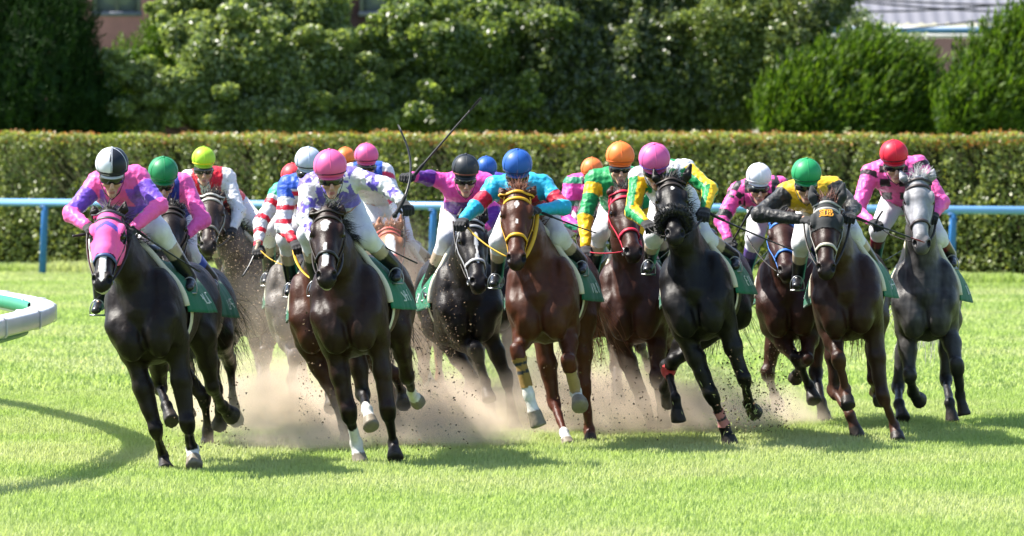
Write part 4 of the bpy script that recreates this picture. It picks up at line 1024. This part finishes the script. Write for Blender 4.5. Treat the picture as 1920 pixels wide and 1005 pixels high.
    mb = MB(); az2 = np.radians(np.linspace(66, 294, 25)); mb.strap([hh(math.sin(a)*.088, math.cos(a)*.106, -.034) for a in az2], [nrm(si*math.sin(a)+fw*math.cos(a)) for a in az2], .011, .003, A3(.03, .03, .035))
    mb.build('goggle_strap', M['cloth'], g, cols=True)
    return dict(o=o, HL=HL, HR=HR)
def whip(label, pts, r0=.0085, flap=True, gripc=None, tipc=None, cat='whip'):
    """riding crop: pts run from the butt of the grip to the tip"""
    pts = [np.asarray(p, float) for p in pts]
    t = np.linspace(0, 1, 24); n = len(pts)
    if n == 2: pp = np.array([pts[0]*(1-x)+pts[1]*x for x in t])
    else: pp = np.array([(1-x)**2*pts[0]+2*x*(1-x)*pts[1]+x*x*pts[2] for x in t])
    base = pp[0]; mb = MB(); mb.tube(pp, np.linspace(r0, r0*.62, 24), 8)
    o = mb.build('whip', M['leather'], None, base); tag(o, label, 'whip', 'whips held by the jockeys')
    L = np.linalg.norm(np.diff(pp, axis=0), axis=1).sum()
    mb = MB(); k = 7; mb.tube(pp[:k], np.r_[r0*1.5, np.full(k-2, r0*1.35), r0*1.1], 10, col=BLK if gripc is None else gripc); mb.ball(pp[0], r0*1.9, 6, col=BLK if gripc is None else gripc)
    mb.build('grip', M['cloth'], o, cols=True)
    if flap:
        d = nrm(pp[-1]-pp[-2]); mb = MB(); mb.tube([pp[-1]-d*.03, pp[-1], pp[-1]+d*.05, pp[-1]+d*.11], [.009, .014, .019, .016], 8, .3, col=BLK if tipc is None else tipc); mb.build('keeper', M['cloth'], o, cols=True)
    return o
# ------------------------------------------------------------------ the field: horses
DKBAY, BAY, CHEST, BLACK = A3(.012, .007, .006), A3(.036, .013, .008), A3(.064, .0195, .0085), A3(.0105, .0062, .0050)
pt = lambda l, Y, dy=-.08: [P(l[0][0], l[0][1], Y+dy), P(l[1][0], l[1][1], Y+dy)]
U, D_ = 1, -1       # U = bone runs away from the viewer, D_ = towards
HX = {}
def horse(k, *a, **kw):
    make_horse(k, *a, **kw)
horse('h1', 'black horse in a pink face mask, nearest the white rail', 40.0, (262, 594), 9, 12, (204, 400), (190, 528), BLACK,
      dict(FL=[(293, 808, D_), (306, 856, U), (312, 882, D_)], FR=[(351, 796, D_), (360, 842, U), (364, 874, D_)], HL=[(300, 725, U), (312, 762, D_), (322, 790, D_)], HR=[(399, 727, U), (417, 762, U), (436, 780, U)]),
      hands=pt([(165, 425), (247, 430)], 40), star=[(.32, 1.0, .022, .018, 0)], socks=[('FR', .12)], nosecol=(.05, .08, .2), browcol=(.05, .045, .06), hy=-4,
      hood=dict(col=hexc('ef5a9c'), chev=hexc('5d49b5'), t0=-.06, t1=.62, eye=.046, fmin=-.16, arch=.25), ear=(1, 1), maneblow=(.15, .2, .05), forelock=.5, ears=((174,388),(235,378)), lip=True)
horse('h2', 'black horse half hidden behind the masked leader', 42.9, (331, 596), 4, 7, (322, 394), (314, 490), BLACK,
      dict(FL=[(383, 747, D_), (390, 806, U), (389, 845, D_)], FR=[(405, 730, D_), (412, 770, U), (410, 800, U)]), hands=pt([(300, 440), (347, 445)], 42.9), fine=.011, ears=((306,380),(322,374)), tail=(.35, .7, -.35))
horse('h3', 'dark bay horse with pale browband veiled by dust behind the leaders', 49.3, (462, 560), 8, 5, (395, 368), (390, 462), A3(.035, .022, .017),
      dict(FL=[(420, 662, D_), (436, 715, U), (448, 745, U)], FR=[(497, 665, D_), (500, 720, U), (512, 748, U)], HL=[(490, 690, U), (487, 730, D_), (492, 752, D_)]), browcol=(.45, .43, .38), nosecol=(.2, .18, .15), hands=pt([(365, 430), (436, 430)], 49.3), fine=.0105, tail=(-.3, .9, .1), ears=((372,372),(420,358)))
horse('h4', 'grey brown horse deep in the dust between two dark bays', 46.7, (556, 565), 4, 3, (560, 400), (556, 500), A3(.10, .085, .075),
      dict(FL=[(552, 671, D_), (548, 712, U), (556, 742, D_)], FR=[(612, 715, D_), (622, 745, U), (630, 772, D_)]), reincol=(.6, .35, .02), hands=pt([(484, 463), (551, 452)], 46.7), fine=.012)
horse('h5', 'red bay horse hidden behind the star faced bay', 43.2, (604, 585), 5, 6, (598, 420), (600, 520), A3(.05, .018, .01),
      dict(FL=[(630, 750, D_), (645, 800, U), (652, 828, U)], FR=[(742, 705, D_), (752, 735, U), (757, 760, D_)], HR=[(735, 745, U), (745, 790, U), (752, 806, D_)]), reincol=(.6, .35, .02), hands=pt([(551, 470), (600, 470)], 43.2), fine=.012, reinw=.016)
horse('h6', 'dark bay horse with white star and white front foot, mane flying', 40.75, (648, 582), 8, 8, (614, 398), (612, 520), A3(.020, .0085, .0058),
      dict(FL=[(655, 775, D_), (668, 832, U), (676, 870, D_)], FR=[(727, 771, D_), (737, 830, U), (741, 860, D_)], HL=[(681, 740, U), (688, 770, D_), (697, 800, D_)], HR=[(764, 707, U), (772, 735, U), (784, 755, U)]),
      hands=pt([(590, 452), (640, 460)], 40.75), star=[(.17, .34, .034, .022, -.012), (.50, .86, .010, .022, -.008)], socks=[('FL', .55), ('HL', .25), ('HR', .25)], maneblow=(.95, .2, .25), nosecol=(.012, .012, .012), ears=((586,392),(642,386)), lip=True)
horse('h7', 'bay horse hidden in dust under the small orange helmet', 52.2, (690, 560), 5, 4, (682, 420), (684, 505), BAY, {}, fine=.013)
horse('h8', 'pale chestnut horse with white face patch fading into the dust', 49.6, (752, 560), 4, 4, (728, 432), (738, 512), A3(.24, .095, .045),
      dict(FL=[(790, 650, D_), (800, 700, U), (812, 730, D_)]), star=[(.18, .75, .035, .028, 0)], points=False, socks=[('FL', .4)], browcol=(.55, .10, .08), hair=(.30, .13, .06), fine=.0105, hands=pt([(690, 430), (756, 400)], 49.6), maneblow=(.3, .1, .5), ears=((712,408),(752,402)))
horse('h9', 'black horse with white noseband carrying the jockey with outstretched arm', 45.3, (880, 570), -7, 2, (886, 416), (900, 532), A3(.0105, .0075, .0065),
      dict(FL=[(893, 659, D_), (910, 717, U), (917, 750, D_)], FR=[(951, 711, D_), (961, 778, U), (968, 808, D_)], HL=[(900, 730, U), (919, 763, D_), (937, 822, U)]), hy=18,
      nosecol=(.45, .45, .46), browcol=(.30, .30, .31), lower=(.06, .055, .055), points=False, star=[(.22, .7, .012, .010, 0)], hands=pt([(850, 415), (905, 430)], 45.3), ears=((866,392),(912,392)))
horse('h10', 'bay horse hidden behind the chestnut in the yellow bridle', 49.8, (918, 555), 2, 3, (920, 400), (922, 480), DKBAY, {}, fine=.013)
horse('h11', 'rich chestnut horse in yellow bridle with yellow leg wraps', 42.7, (1012, 562), 8, 5, (970, 362), (968, 488), CHEST,
      dict(FL=[(971, 662, D_), (992, 742, U), (1010, 798, U)], FR=[(1067, 681, D_), (1079, 735, U), (1087, 762, D_)], HL=[(1039, 755, U), (1058, 812, D_), (1066, 838, D_)], HR=[(1096, 727, U), (1104, 806, U), (1108, 834, D_)]),
      points=False, star=[(.16, .27, .015, .010, -.004), (.42, .5, .008, .008, 0)], browcol=(.62, .33, .015), nosecol=(.62, .33, .015), reincol=(.62, .36, .02), hair=(.17, .06, .03), socks=[('FL', .22), ('FR', .12), ('HL', .1)],
      bands=[('FL', .10, .82, A3(.26, .155, .035), (.25, .45)), ('FR', .15, .9, A3(.32, .22, .09), ())], hands=pt([(868, 415), (1007, 395)], 42.7), tail=(.55, .35, -.9), maneblow=(.1, .3, .4), lower=(.08, .02, .012), ears=((938,354),(1003,350)), reinw=.017)
horse('h12', 'bay horse hidden behind the red bridled bay', 48.4, (1112, 560), 3, 4, (1108, 410), (1110, 490), BAY, dict(HR=[(1200, 650, U), (1212, 672, U), (1220, 690, U)]), fine=.013)
horse('h13', 'red bay horse in red bridle close beside the fur nosed black', 44.9, (1184, 565), 5, 5, (1168, 362), (1190, 474), A3(.040, .014, .008),
      dict(FL=[(1207, 755, D_), (1222, 795, U), (1230, 824, D_)], HL=[(1156, 690, U), (1157, 725, D_), (1160, 752, D_)]), hy=12, browcol=(.55, .015, .05), nosecol=(.55, .015, .05), reincol=(.55, .015, .05), hands=pt([(1096, 470), (1195, 440)], 44.9), fine=.009, ears=((1148,352),(1188,346)))
horse('h14', 'black horse with shaggy fur noseband throwing its head up', 43.0, (1302, 554), 9, 9, (1258, 340), (1266, 440), A3(.0060, .0050, .0050),
      dict(FL=[(1335, 743, D_), (1358, 800, U), (1371, 836, D_)], FR=[(1396, 712, D_), (1404, 755, U), (1416, 775, U)], HL=[(1252, 690, U), (1266, 746, D_), (1272, 790, D_)], HR=[(1262, 680, U), (1246, 728, U), (1254, 757, U)]),
      fur=True, star=[(.17, .25, .010, .006, 0)], hands=pt([(1211, 418), (1322, 394)], 43.0), bands=[('FL', .45, .95, A3(.42, .16, .14), (.7,)), ('HL', .05, .35, A3(.45, .04, .04), ())], ears=((1226,318),(1295,310)))
horse('h15', 'bay horse mostly behind the yellow vested rider, blue cheekpiece', 45.9, (1478, 560), 6, 4, (1466, 412), (1476, 508), BAY,
      dict(FL=[(1495, 678, D_), (1517, 723, U), (1527, 752, D_)], FR=[(1512, 675, D_), (1500, 690, U), (1490, 712, U)], HL=[(1440, 700, U), (1452, 740, U), (1458, 758, U)], HR=[(1530, 700, U), (1540, 755, D_), (1547, 792, D_)]), browcol=(.03, .15, .5), nosecol=(.03, .15, .5), hands=pt([(1400, 440), (1459, 440)], 45.9), fine=.0095, girth=hexc('6a4fa0'))
horse('h16', 'dark bay horse in black hood with golden letters on its forehead', 43.7, (1586, 557), 6, 6, (1551, 382), (1549, 506), A3(.024, .0098, .0060),
      dict(FL=[(1573, 676, D_), (1584, 731, U), (1591, 762, D_)], FR=[(1656, 745, D_), (1676, 798, U), (1685, 828, D_)], HL=[(1565, 735, U), (1594, 778, D_), (1608, 820, D_)], HR=[(1639, 712, U), (1640, 735, U), (1650, 752, D_)]),
      lower=(.07, .03, .02), points=False, browcol=(.30, .29, .27), nosecol=(.42, .38, .32), hair=(.13, .05, .035), hood=dict(col=A3(.018, .02, .022), t0=-.4, t1=.40, ears=True, eye=.034, fmin=-.17), hoodtext=True, ear=(1.1, 1.1), hands=pt([(1507, 412), (1595, 400)], 43.7), ears=((1522,350),(1582,345)))
horse('h17', 'dappled grey horse at the far end of the field', 45.7, (1734, 562), 5, 4, (1722, 338), (1729, 460), A3(.042, .040, .040),
      dict(FL=[(1706, 705, D_), (1712, 735, U), (1724, 752, U)], FR=[(1794, 687, D_), (1800, 740, U), (1808, 778, U)], HL=[(1684, 728, U), (1686, 758, D_), (1693, 786, D_)], HR=[(1774, 712, U), (1780, 755, D_), (1786, 792, D_)]),
      points=False, lower=(.012, .012, .013), greyhead=(.29, .29, .31), hair=(.5, .48, .48), hands=pt([(1640, 418), (1752, 400)], 45.7), browcol=(.04, .03, .03), maneblow=(.2, .2, .5), ears=((1689,322),(1751,317)))
# ------------------------------------------------------------------ riders and their silks
def T_(c, n): return np.tile(np.asarray(c, float), (n, 1))
def put(c, m, v): c[m] = v; return c
def up_arm(w): return (w == 1) | (w == 3)
def lo_arm(w): return (w == 2) | (w == 4)
def s1(w, t, q, a, V):
    c = T_(HOT, len(t)); put(c, up_arm(w) & (t > .30) & (t < .95), hexc('6c45b8')); put(c, (w == 0) & (q[:, 2] < -.03) & (np.abs(np.abs(q[:, 0])-.11) < .035), hexc('8a4ec0')); return put(c, (w == 0) & (q[:, 2] < -.15), hexc('6c45b8'))
def s2(w, t, q, a, V): c = T_(NAVY, len(t)); return put(c, w > 0, HOT)
def s3(w, t, q, a, V): c = T_(RED, len(t)); put(c, w > 0, WHITE); return put(c, (w == 0) & (np.abs(q[:, 0]) < .045), WHITE)
def hoops(w, t, q, a, V, col, sp=4.2, ph=0): return ((t*sp+ph) % 1) < .42
def s4(w, t, q, a, V):
    c = T_(WHITE, len(t)); put(c, (w > 0) & (((t*2.0+.35) % 1) < .33), RED); put(c, up_arm(w) & (t < .22), hexc('1c9a76')); return put(c, (w == 0) & (q[:, 2] > -.05), hexc('1c9a76'))
def s5(w, t, q, a, V):
    c = T_(WHITE, len(t)); put(c, ((V[:, 2]*9.5) % 1) < .34, RED); put(c, (w == 0) & (q[:, 2] > .0), BLUE); put(c, up_arm(w) & (t < .35), BLUE); return put(c, lo_arm(w) & (t > .55), RED)
VIO = hexc('6a5bc0')
def star(u, v, R, th0=.3):
    r = np.hypot(u, v); th = np.arctan2(v, u)+th0; return r < R*(.42+.58*np.abs(((th*5/(2*math.pi)) % 1)*2-1))
def s6(w, t, q, a, V):
    c = T_(WHITE, len(t)); put(c, (w == 0) & (q[:, 2] > -.16), VIO)
    for cx, cz in ((.10, .0), (-.10, .02), (.0, -.09), (.16, .07), (-.17, .08)): put(c, (w == 0) & star(q[:, 0]-cx, q[:, 2]-cz, .062, cx*9), WHITE)
    put(c, up_arm(w) & (t < .10), VIO)
    for t0, a0 in ((.45, 1.2), (.80, -1.0), (.60, -2.6), (.30, 2.6)): put(c, up_arm(w) & star((t-t0)*.29, ((a-a0+math.pi) % (2*math.pi)-math.pi)*.06, .068, t0*7), VIO)
    for t0, a0 in ((.35, .8), (.55, -1.6), (.75, 2.4)): put(c, lo_arm(w) & star((t-t0)*.26, ((a-a0+math.pi) % (2*math.pi)-math.pi)*.05, .058, t0*9), VIO)
    return c
def s7(w, t, q, a, V): c = T_(BLUE, len(t)); return put(c, w > 0, WHITE)
def s8(w, t, q, a, V): c = T_(WHITE, len(t)); put(c, (w == 0) & (q[:, 2] > -.02), BLUE); return put(c, up_arm(w) & (((t*2.6+a*.16) % 1) < .4), hexc('c02850'))
MAG, DPUR = hexc('e04aa8'), hexc('5a1a84')
def s9(w, t, q, a, V): c = T_(MAG, len(t)); put(c, lo_arm(w) & (t < .75), DPUR); put(c, up_arm(w) & (t > .82), DPUR); return put(c, (w == 0) & (q[:, 2] < -.12), DPUR)
def s10(w, t, q, a, V): c = T_(hexc('3c2f9a'), len(t)); return put(c, w > 0, BLUE)
def s11(w, t, q, a, V): c = T_(CYAN, len(t)); put(c, up_arm(w) & (t > .52) & (t < .98), hexc('b81838')); return put(c, (w == 0) & (q[:, 2] < -.04) & (q[:, 2] > -.13), hexc('b81838'))
def s12(w, t, q, a, V): c = T_(MAG, len(t)); return put(c, ((V[:, 2]*5.0+.3) % 1) < .28, hexc('127a5a'))
def s13(w, t, q, a, V): c = T_(GRN, len(t)); put(c, up_arm(w) & (t < .45), YEL); put(c, lo_arm(w), YEL); return put(c, up_arm(w) & (t < .18), GRN)
def s14(w, t, q, a, V):
    c = T_(WHITE, len(t)); put(c, w > 0, GRN); put(c, (w > 0) & (np.sin(a*2.5+.6) > .05), YEL); put(c, up_arm(w) & (t < .12), WHITE)
    g = ((q[:, 0]*9.5+.5) % 1-.5)**2+((q[:, 2]*8+.2) % 1-.5)**2; return put(c, (w == 0) & (g < .075) & (q[:, 1] > -.02), GRN)
PK = hexc('dc4c98')
def s15(w, t, q, a, V):
    c = T_(PK, len(t)); ck = ((np.floor(q[:, 0]*9+50)+np.floor(q[:, 2]*9+50)) % 2) > .5; put(c, (w == 0) & ck, BLK); put(c, up_arm(w) & (t < .38) & (((np.floor(t*7)+np.floor(a*1.3+9)) % 2) > .5), BLK); return put(c, up_arm(w) & (t > .74), BLK) if True else c
def s16(w, t, q, a, V): c = T_(hexc('d8ae1c'), len(t)); return put(c, (w > 0) & ~(up_arm(w) & (t < .10)), A3(.02, .02, .021))
def s17(w, t, q, a, V):
    c = T_(HOT, len(t)); g = (np.abs(((q[:, 2]+.02)*9.0) % 1-.5) < .28) & (np.abs(np.abs(q[:, 0])-.075) < .042) & (q[:, 2] < .09); put(c, (w == 0) & g, A3(.02, .01, .015)); return put(c, up_arm(w) & (t > .02) & (t < .14), A3(.03, .01, .02))
K_BLK = A3(.02, .018, .02)
r = make_rider
pk, orn, blu, grn = hexc('dc5c94'), hexc('ec7a3c'), hexc('2458a8'), hexc('1c7c4c')
R1 = r('h1', 'jockey in pink and purple with a half white, half black helmet', (210, 307), (182, 345), (258, 333), (133, 401), (299, 385), (165, 425), (247, 430), s1, A3(.60, .62, .70), BLK, 62, 24, 4, capsplit=A3(.007, .009, .017), brim=BLK, boots=(TAN, BLK), knees=(None,(300,434)),feet=((180,582),(354,540)))
R2 = r('h2', 'jockey in blue vest with pink sleeves and a green helmet', (306, 321), (272, 356), (343, 345), (262, 420), (380, 412), (300, 442), (347, 442), s2, grn, hexc('14653c'), 60, 26, 8, 0, boots=(hexc('2a4fb0'), BLK), knees=(None,(352,472)),feet=(None,(398,542)))
R3 = r('h3', 'jockey in red and white with a lime yellow helmet', (382, 297), (353, 336), (425, 334), (340, 400), (448, 396), (372, 432), (436, 430), s3, hexc('a8d232'), hexc('d8c020'), 54, 14, 6)
R4 = r('h4', 'jockey with red hooped white sleeve holding a whip low into the dust', (549, 328), (524, 362), (580, 362), (489, 418), (600, 420), (484, 463), (580, 462), s4, hexc('d8404a'), RED, 52, 18)
R5 = r('h5', 'jockey in red and white hoops with blue shoulders and a pale grey helmet', (578, 300), (540, 350), (612, 345), (531, 425), (628, 420), (553, 455), (606, 462), s5, hexc('b9c3d6'), A3(.03, .03, .04), 54, 24, 5)
R6 = r('h6', 'jockey in white and violet stars with a pink helmet flinging one arm out', (619, 311), (580, 350), (662, 333), (571, 411), (720, 347, .15), (590, 452), (756, 381, 0), s6, pk, hexc('551a3a'), 64, 16, 4, 4, knees=(None,(688,446)),feet=(None,(742,522)))
R7 = r('h7', 'jockey almost hidden, only a small orange helmet showing', (648, 294), (622, 325), (676, 325), (612, 380), (690, 380), (670, 430), (700, 430), s7, orn, hexc('b0501c'), 47, 16)
R8 = r('h8', 'jockey in blue, white and crimson with a pink helmet in the dust', (687, 291), (657, 325), (722, 325), (640, 390), (744, 385), (700, 425), (748, 425), s8, pk, hexc('5a1838'), 56, 14, 4, knees=((692, 452), (762, 456)))
R9 = r('h9', 'jockey in magenta and purple with a black helmet, one arm outstretched', (873, 314), (843, 343), (911, 345), (806, 334, .22), (928, 405), (770, 330, .05), (905, 432), s9, hexc('2b3036'), hexc('8a5040'), 58, 18, 6, knees=((838, 445), None), feet=((803, 556), None))
R10 = r('h10', 'jockey half hidden behind black and blue helmets, purple collar', (912, 313), (888, 345), (944, 345), (880, 400), (952, 400), (905, 430), (935, 430), s10, blu, NAVY, 50, 16)
R11 = r('h11', 'jockey in turquoise with crimson armbands and a blue helmet', (970, 307), (928, 350), (1018, 348), (893, 388), (1056, 388), (868, 413), (1007, 394), s11, blu, hexc('152c60'), 60, 28, 0, knees=((936,452),(1046,444)),feet=((926,532),(1090,508)))
R12 = r('h12', 'jockey in magenta and green mostly hidden, orange helmet', (1110, 316), (1074, 346), (1140, 346), (1055, 408), (1150, 405), (1090, 432), (1130, 432), s12, orn, hexc('b0501c'), 50, 18)
R13 = r('h13', 'jockey in green with yellow sleeves and a bright orange helmet', (1163, 292), (1116, 336), (1202, 336), (1097, 408), (1220, 400), (1098, 465), (1195, 440), s13, hexc('f07a34'), hexc('c25a20'), 60, 10, 4, boots=(TAN, BLK), knees=((1126, 437), None), feet=((1110, 520), None))
R14 = r('h14', 'jockey in white with green and yellow striped sleeves and a pink helmet', (1227, 297), (1198, 333), (1285, 318), (1187, 397), (1331, 356), (1211, 418), (1322, 393), s14, hexc('d25c9a'), hexc('6a48b0'), 63, 34, 6, 5, knees=((1226,444),(1319,444)),feet=((1214,506),(1378,500)))
R15 = r('h15', 'jockey in pink with black checks and a white helmet', (1423, 329), (1384, 360), (1463, 350), (1353, 414), (1482, 405), (1366, 450), (1459, 440), s15, A3(.72, .73, .78), A3(.6, .6, .62), 54, 18, 6, boots=(hexc('5a4488'), hexc('2a2448')), knees=((1415,447),None),feet=((1397,522),None))
R16 = r('h16', 'jockey in yellow vest with black sleeves and a green helmet', (1512, 324), (1474, 362), (1561, 350), (1424, 402), (1600, 390), (1507, 412), (1595, 402), s16, hexc('239258'), hexc('10502c'), 61, 22, 4, knees=((1503,455),(1598,438)),feet=((1494,536),(1642,514)))
R17 = r('h17', 'jockey in pink with black squares and a red helmet', (1676, 288), (1632, 326), (1722, 310), (1607, 398), (1766, 380), (1636, 416), (1752, 402), s17, hexc('cf1f38'), hexc('4a0c18'), 60, 20, 6, 5, boots=(hexc('5c1024'), BLK), knees=((1648,430),(1758,444)),feet=((1640,500),(1786,496)))
# ------------------------------------------------------------------ whips
whip('whip lying from the half black helmet rider to his boot', [P(249, 427, 39.90), P(300, 464, 39.98), P(352, 496, 40.1)])
whip('short blue tipped whip in the outer hand beside the pink mask', [P(172, 437, 39.90), P(158, 440, 39.89), P(136, 443, 39.86)], .014, False, hexc('1e6fc0'))
whip('grey whip hanging down into the dust beside the red hooped sleeve', [P(485, 455, 46.6), P(474, 492, 46.5), P(455, 518, 46.4)], .012, False, TAN)
whip('bent black whip upright in the flung out hand of the star silks rider', [P(740, 404, 40.60), P(790, 330, 40.75), P(757, 258, 40.9)], .011)
whip('long black whip raised diagonally above the outstretched arm', [P(772, 334, 45.32), P(812, 286, 45.32), P(885, 203, 45.3)], .011)
whip('thin whip pointing down behind the neck of the star faced bay', [P(692, 446, 41.1), P(725, 466, 41.15), P(758, 482, 41.2)], .007)
whip('thin whip reaching from the turquoise sleeve across the white breeches', [P(1010, 396, 42.62), P(1060, 418, 42.6), P(1118, 437, 42.6)], .008, False)
whip('black whip slanting from the striped sleeve towards the checked rider', [P(1324, 397, 42.9), P(1390, 430, 42.85), P(1462, 459, 42.8)], .009)
whip('black whip crossing the chest of the pink checked rider', [P(1410, 390, 45.6), P(1390, 424, 45.6), P(1366, 465, 45.8)], .010, False)
whip('dark red whip running from the yellow vest rider to the grey muzzle', [P(1597, 405, 43.6), P(1650, 425, 43.7), P(1712, 447, 43.9)], .009, True, None, hexc('8a2030'))
whip('black whip handle standing up before the white breeches beside the grey', [P(1640, 420, 45.5), P(1646, 408, 45.5), P(1655, 395, 45.5)], .012, False)
# ------------------------------------------------------------------ dust and flying dirt
m = bpy.data.materials.new('kicked_up_dust'); m.use_nodes = True; N, L = m.node_tree.nodes, m.node_tree.links; N.remove(N['Principled BSDF'])
pv = N.new('ShaderNodeVolumePrincipled'); pv.inputs['Color'].default_value = (.92, .775, .645, 1); pv.inputs['Anisotropy'].default_value = .1; pv.inputs['Density Attribute'].default_value = ''
tc = N.new('ShaderNodeTexCoord'); nz = N.new('ShaderNodeTexNoise'); nz.inputs['Scale'].default_value = 2.1; nz.inputs['Detail'].default_value = 4; nz.inputs['Roughness'].default_value = .6
L.new(tc.outputs['Object'], nz.inputs['Vector'])
ln = N.new('ShaderNodeVectorMath'); ln.operation = 'LENGTH'; L.new(tc.outputs['Object'], ln.inputs[0])
def mth(op, a, b):
    n = N.new('ShaderNodeMath'); n.operation = op
    for i, x in enumerate((a, b)):
        if x is None: continue
        if isinstance(x, (int, float)): n.inputs[i].default_value = x
        else: L.new(x, n.inputs[i])
    return n.outputs[0]
fall = mth('MAXIMUM', mth('SUBTRACT', 1.0, ln.outputs['Value']), 0.0)
nn_ = mth('MULTIPLY', mth('MAXIMUM', mth('SUBTRACT', nz.outputs[0], .36), 0.0), 6.0)
oi = N.new('ShaderNodeObjectInfo')
sp = N.new('ShaderNodeSeparateColor'); L.new(oi.outputs['Color'], sp.inputs[0])
dn = mth('MULTIPLY', mth('MULTIPLY', fall, nn_), mth('MULTIPLY', sp.outputs[0], 10.0)); L.new(dn, pv.inputs['Density']); L.new(pv.outputs[0], N['Material Output'].inputs['Volume'])
def dust(px, py, Y, rx, ry, rz, dens):
    """one billow: centre pixel, distance, half sizes in metres, density"""
    c = P(px, py, Y); mb = MB(); mb.ball((0, 0, 0), 1, 10); V = np.concatenate(mb.V); Q = np.concatenate(list(mb.F.values())[0])
    lo = (-c[2]+.02)/rz; V[:, 2] = np.maximum(V[:, 2], lo)
    o = mesh_obj('dust', V, Q, m); o.location = c; o.scale = (rx, ry, rz); o.color = (dens/10, 0, 0, 1); tag(o, kind='stuff')
dust(600, 812, 44.6, 1.25, 2.3, .58, 1.75)
dust(470, 785, 46.4, .95, 2.2, .62, 1.58)
dust(800, 800, 45.0, .85, 2.2, .58, 2.16)
dust(560, 838, 43.0, .75, 1.2, .30, 1.73)
dust(830, 832, 43.4, .80, 1.2, .32, 1.73)
dust(640, 690, 46.2, 1.0, 1.7, .85, 0.36)
dust(745, 600, 47.4, .55, 1.2, 1.0, 0.40)
dust(475, 600, 47.4, .6, 1.2, .8, 0.14)
dust(1110, 785, 45.6, 1.1, 2.0, .62, 2.24)
dust(1010, 735, 46.8, .8, 1.4, .65, 1.07)
dust(1290, 785, 45.8, .9, 1.7, .52, 2.04)
dust(1450, 795, 46.6, .55, 1.3, .40, 1.65)
M['dirt'] = leaf_mat('dry_dirt', A3(.10, .07, .045), A3(.42, .31, .22), rough=.9, transl=0, spec=.1)
def specks(n, box, size):
    pts = []
    for (x0, x1, y0, y1, Y0, Y1, k) in box:
        q = int(n*k); px = rng.uniform(x0, x1, q); py = y0+(y1-y0)*rng.uniform(0, 1, q)**.8; Yv = rng.uniform(Y0, Y1, q)
        pts.append(np.stack([(px-960)*Yv/F, Yv, H-(py-HY)*Yv/F], 1))
    c = np.concatenate(pts); c = c[c[:, 2] > .02]; n = len(c); s_ = size*rng.uniform(.4, 1, n)**2
    d = unit(rng.normal(size=(n, 3))); V, Q = leaf_quads(c, d, rng.normal(size=(n, 3)), s_*1.4, s_, .5); return V, Q
V1, Q1 = specks(22000, [(400, 560, 430, 800, 46, 48.4, .30), (560, 860, 480, 840, 44, 47, .36), (980, 1160, 620, 830, 44.5, 47, .14), (1160, 1500, 640, 830, 45, 47, .14), (360, 900, 300, 600, 45, 48, .10)], .011)
V2, Q2 = specks(2400, [(300, 470, 700, 850, 40.5, 43, .12), (560, 900, 560, 850, 41, 45, .4), (1000, 1250, 640, 830, 43, 45, .2), (1340, 1480, 650, 810, 42.6, 44, .28)], .019)
M['clod'] = leaf_mat('damp_dirt', A3(.035, .024, .014), A3(.16, .115, .07), rough=.9, transl=0, spec=.1)
q = 260; px = rng.normal(1395, 38, q); py = rng.uniform(690, 815, q); Yc = rng.uniform(42.9, 43.8, q); c = np.stack([(px-960)*Yc/F, Yc, H-(py-HY)*Yc/F], 1); c = c[c[:, 2] > .01]
Vg_, Qg_ = leaf_quads(c, unit(rng.normal(size=c.shape)), rng.normal(size=c.shape)+A3(0, 0, 1), rng.uniform(.02, .06, len(c)), rng.uniform(.004, .008, len(c)))
tag(mesh_obj('grass_clippings', Vg_, Qg_, M['grass'], smooth=False), kind='stuff')
tag(mesh_obj('dirt', np.concatenate([V1, V2]), np.concatenate([Q1, Q2+len(V1)]), [M['dirt'], M['clod']], fmat=np.r_[np.zeros(len(Q1)), np.ones(len(Q2))], smooth=False), kind='stuff')
# ------------------------------------------------------------------ tidy
for o in SC.objects:
    if 'base_xyz' in o: del o['base_xyz']
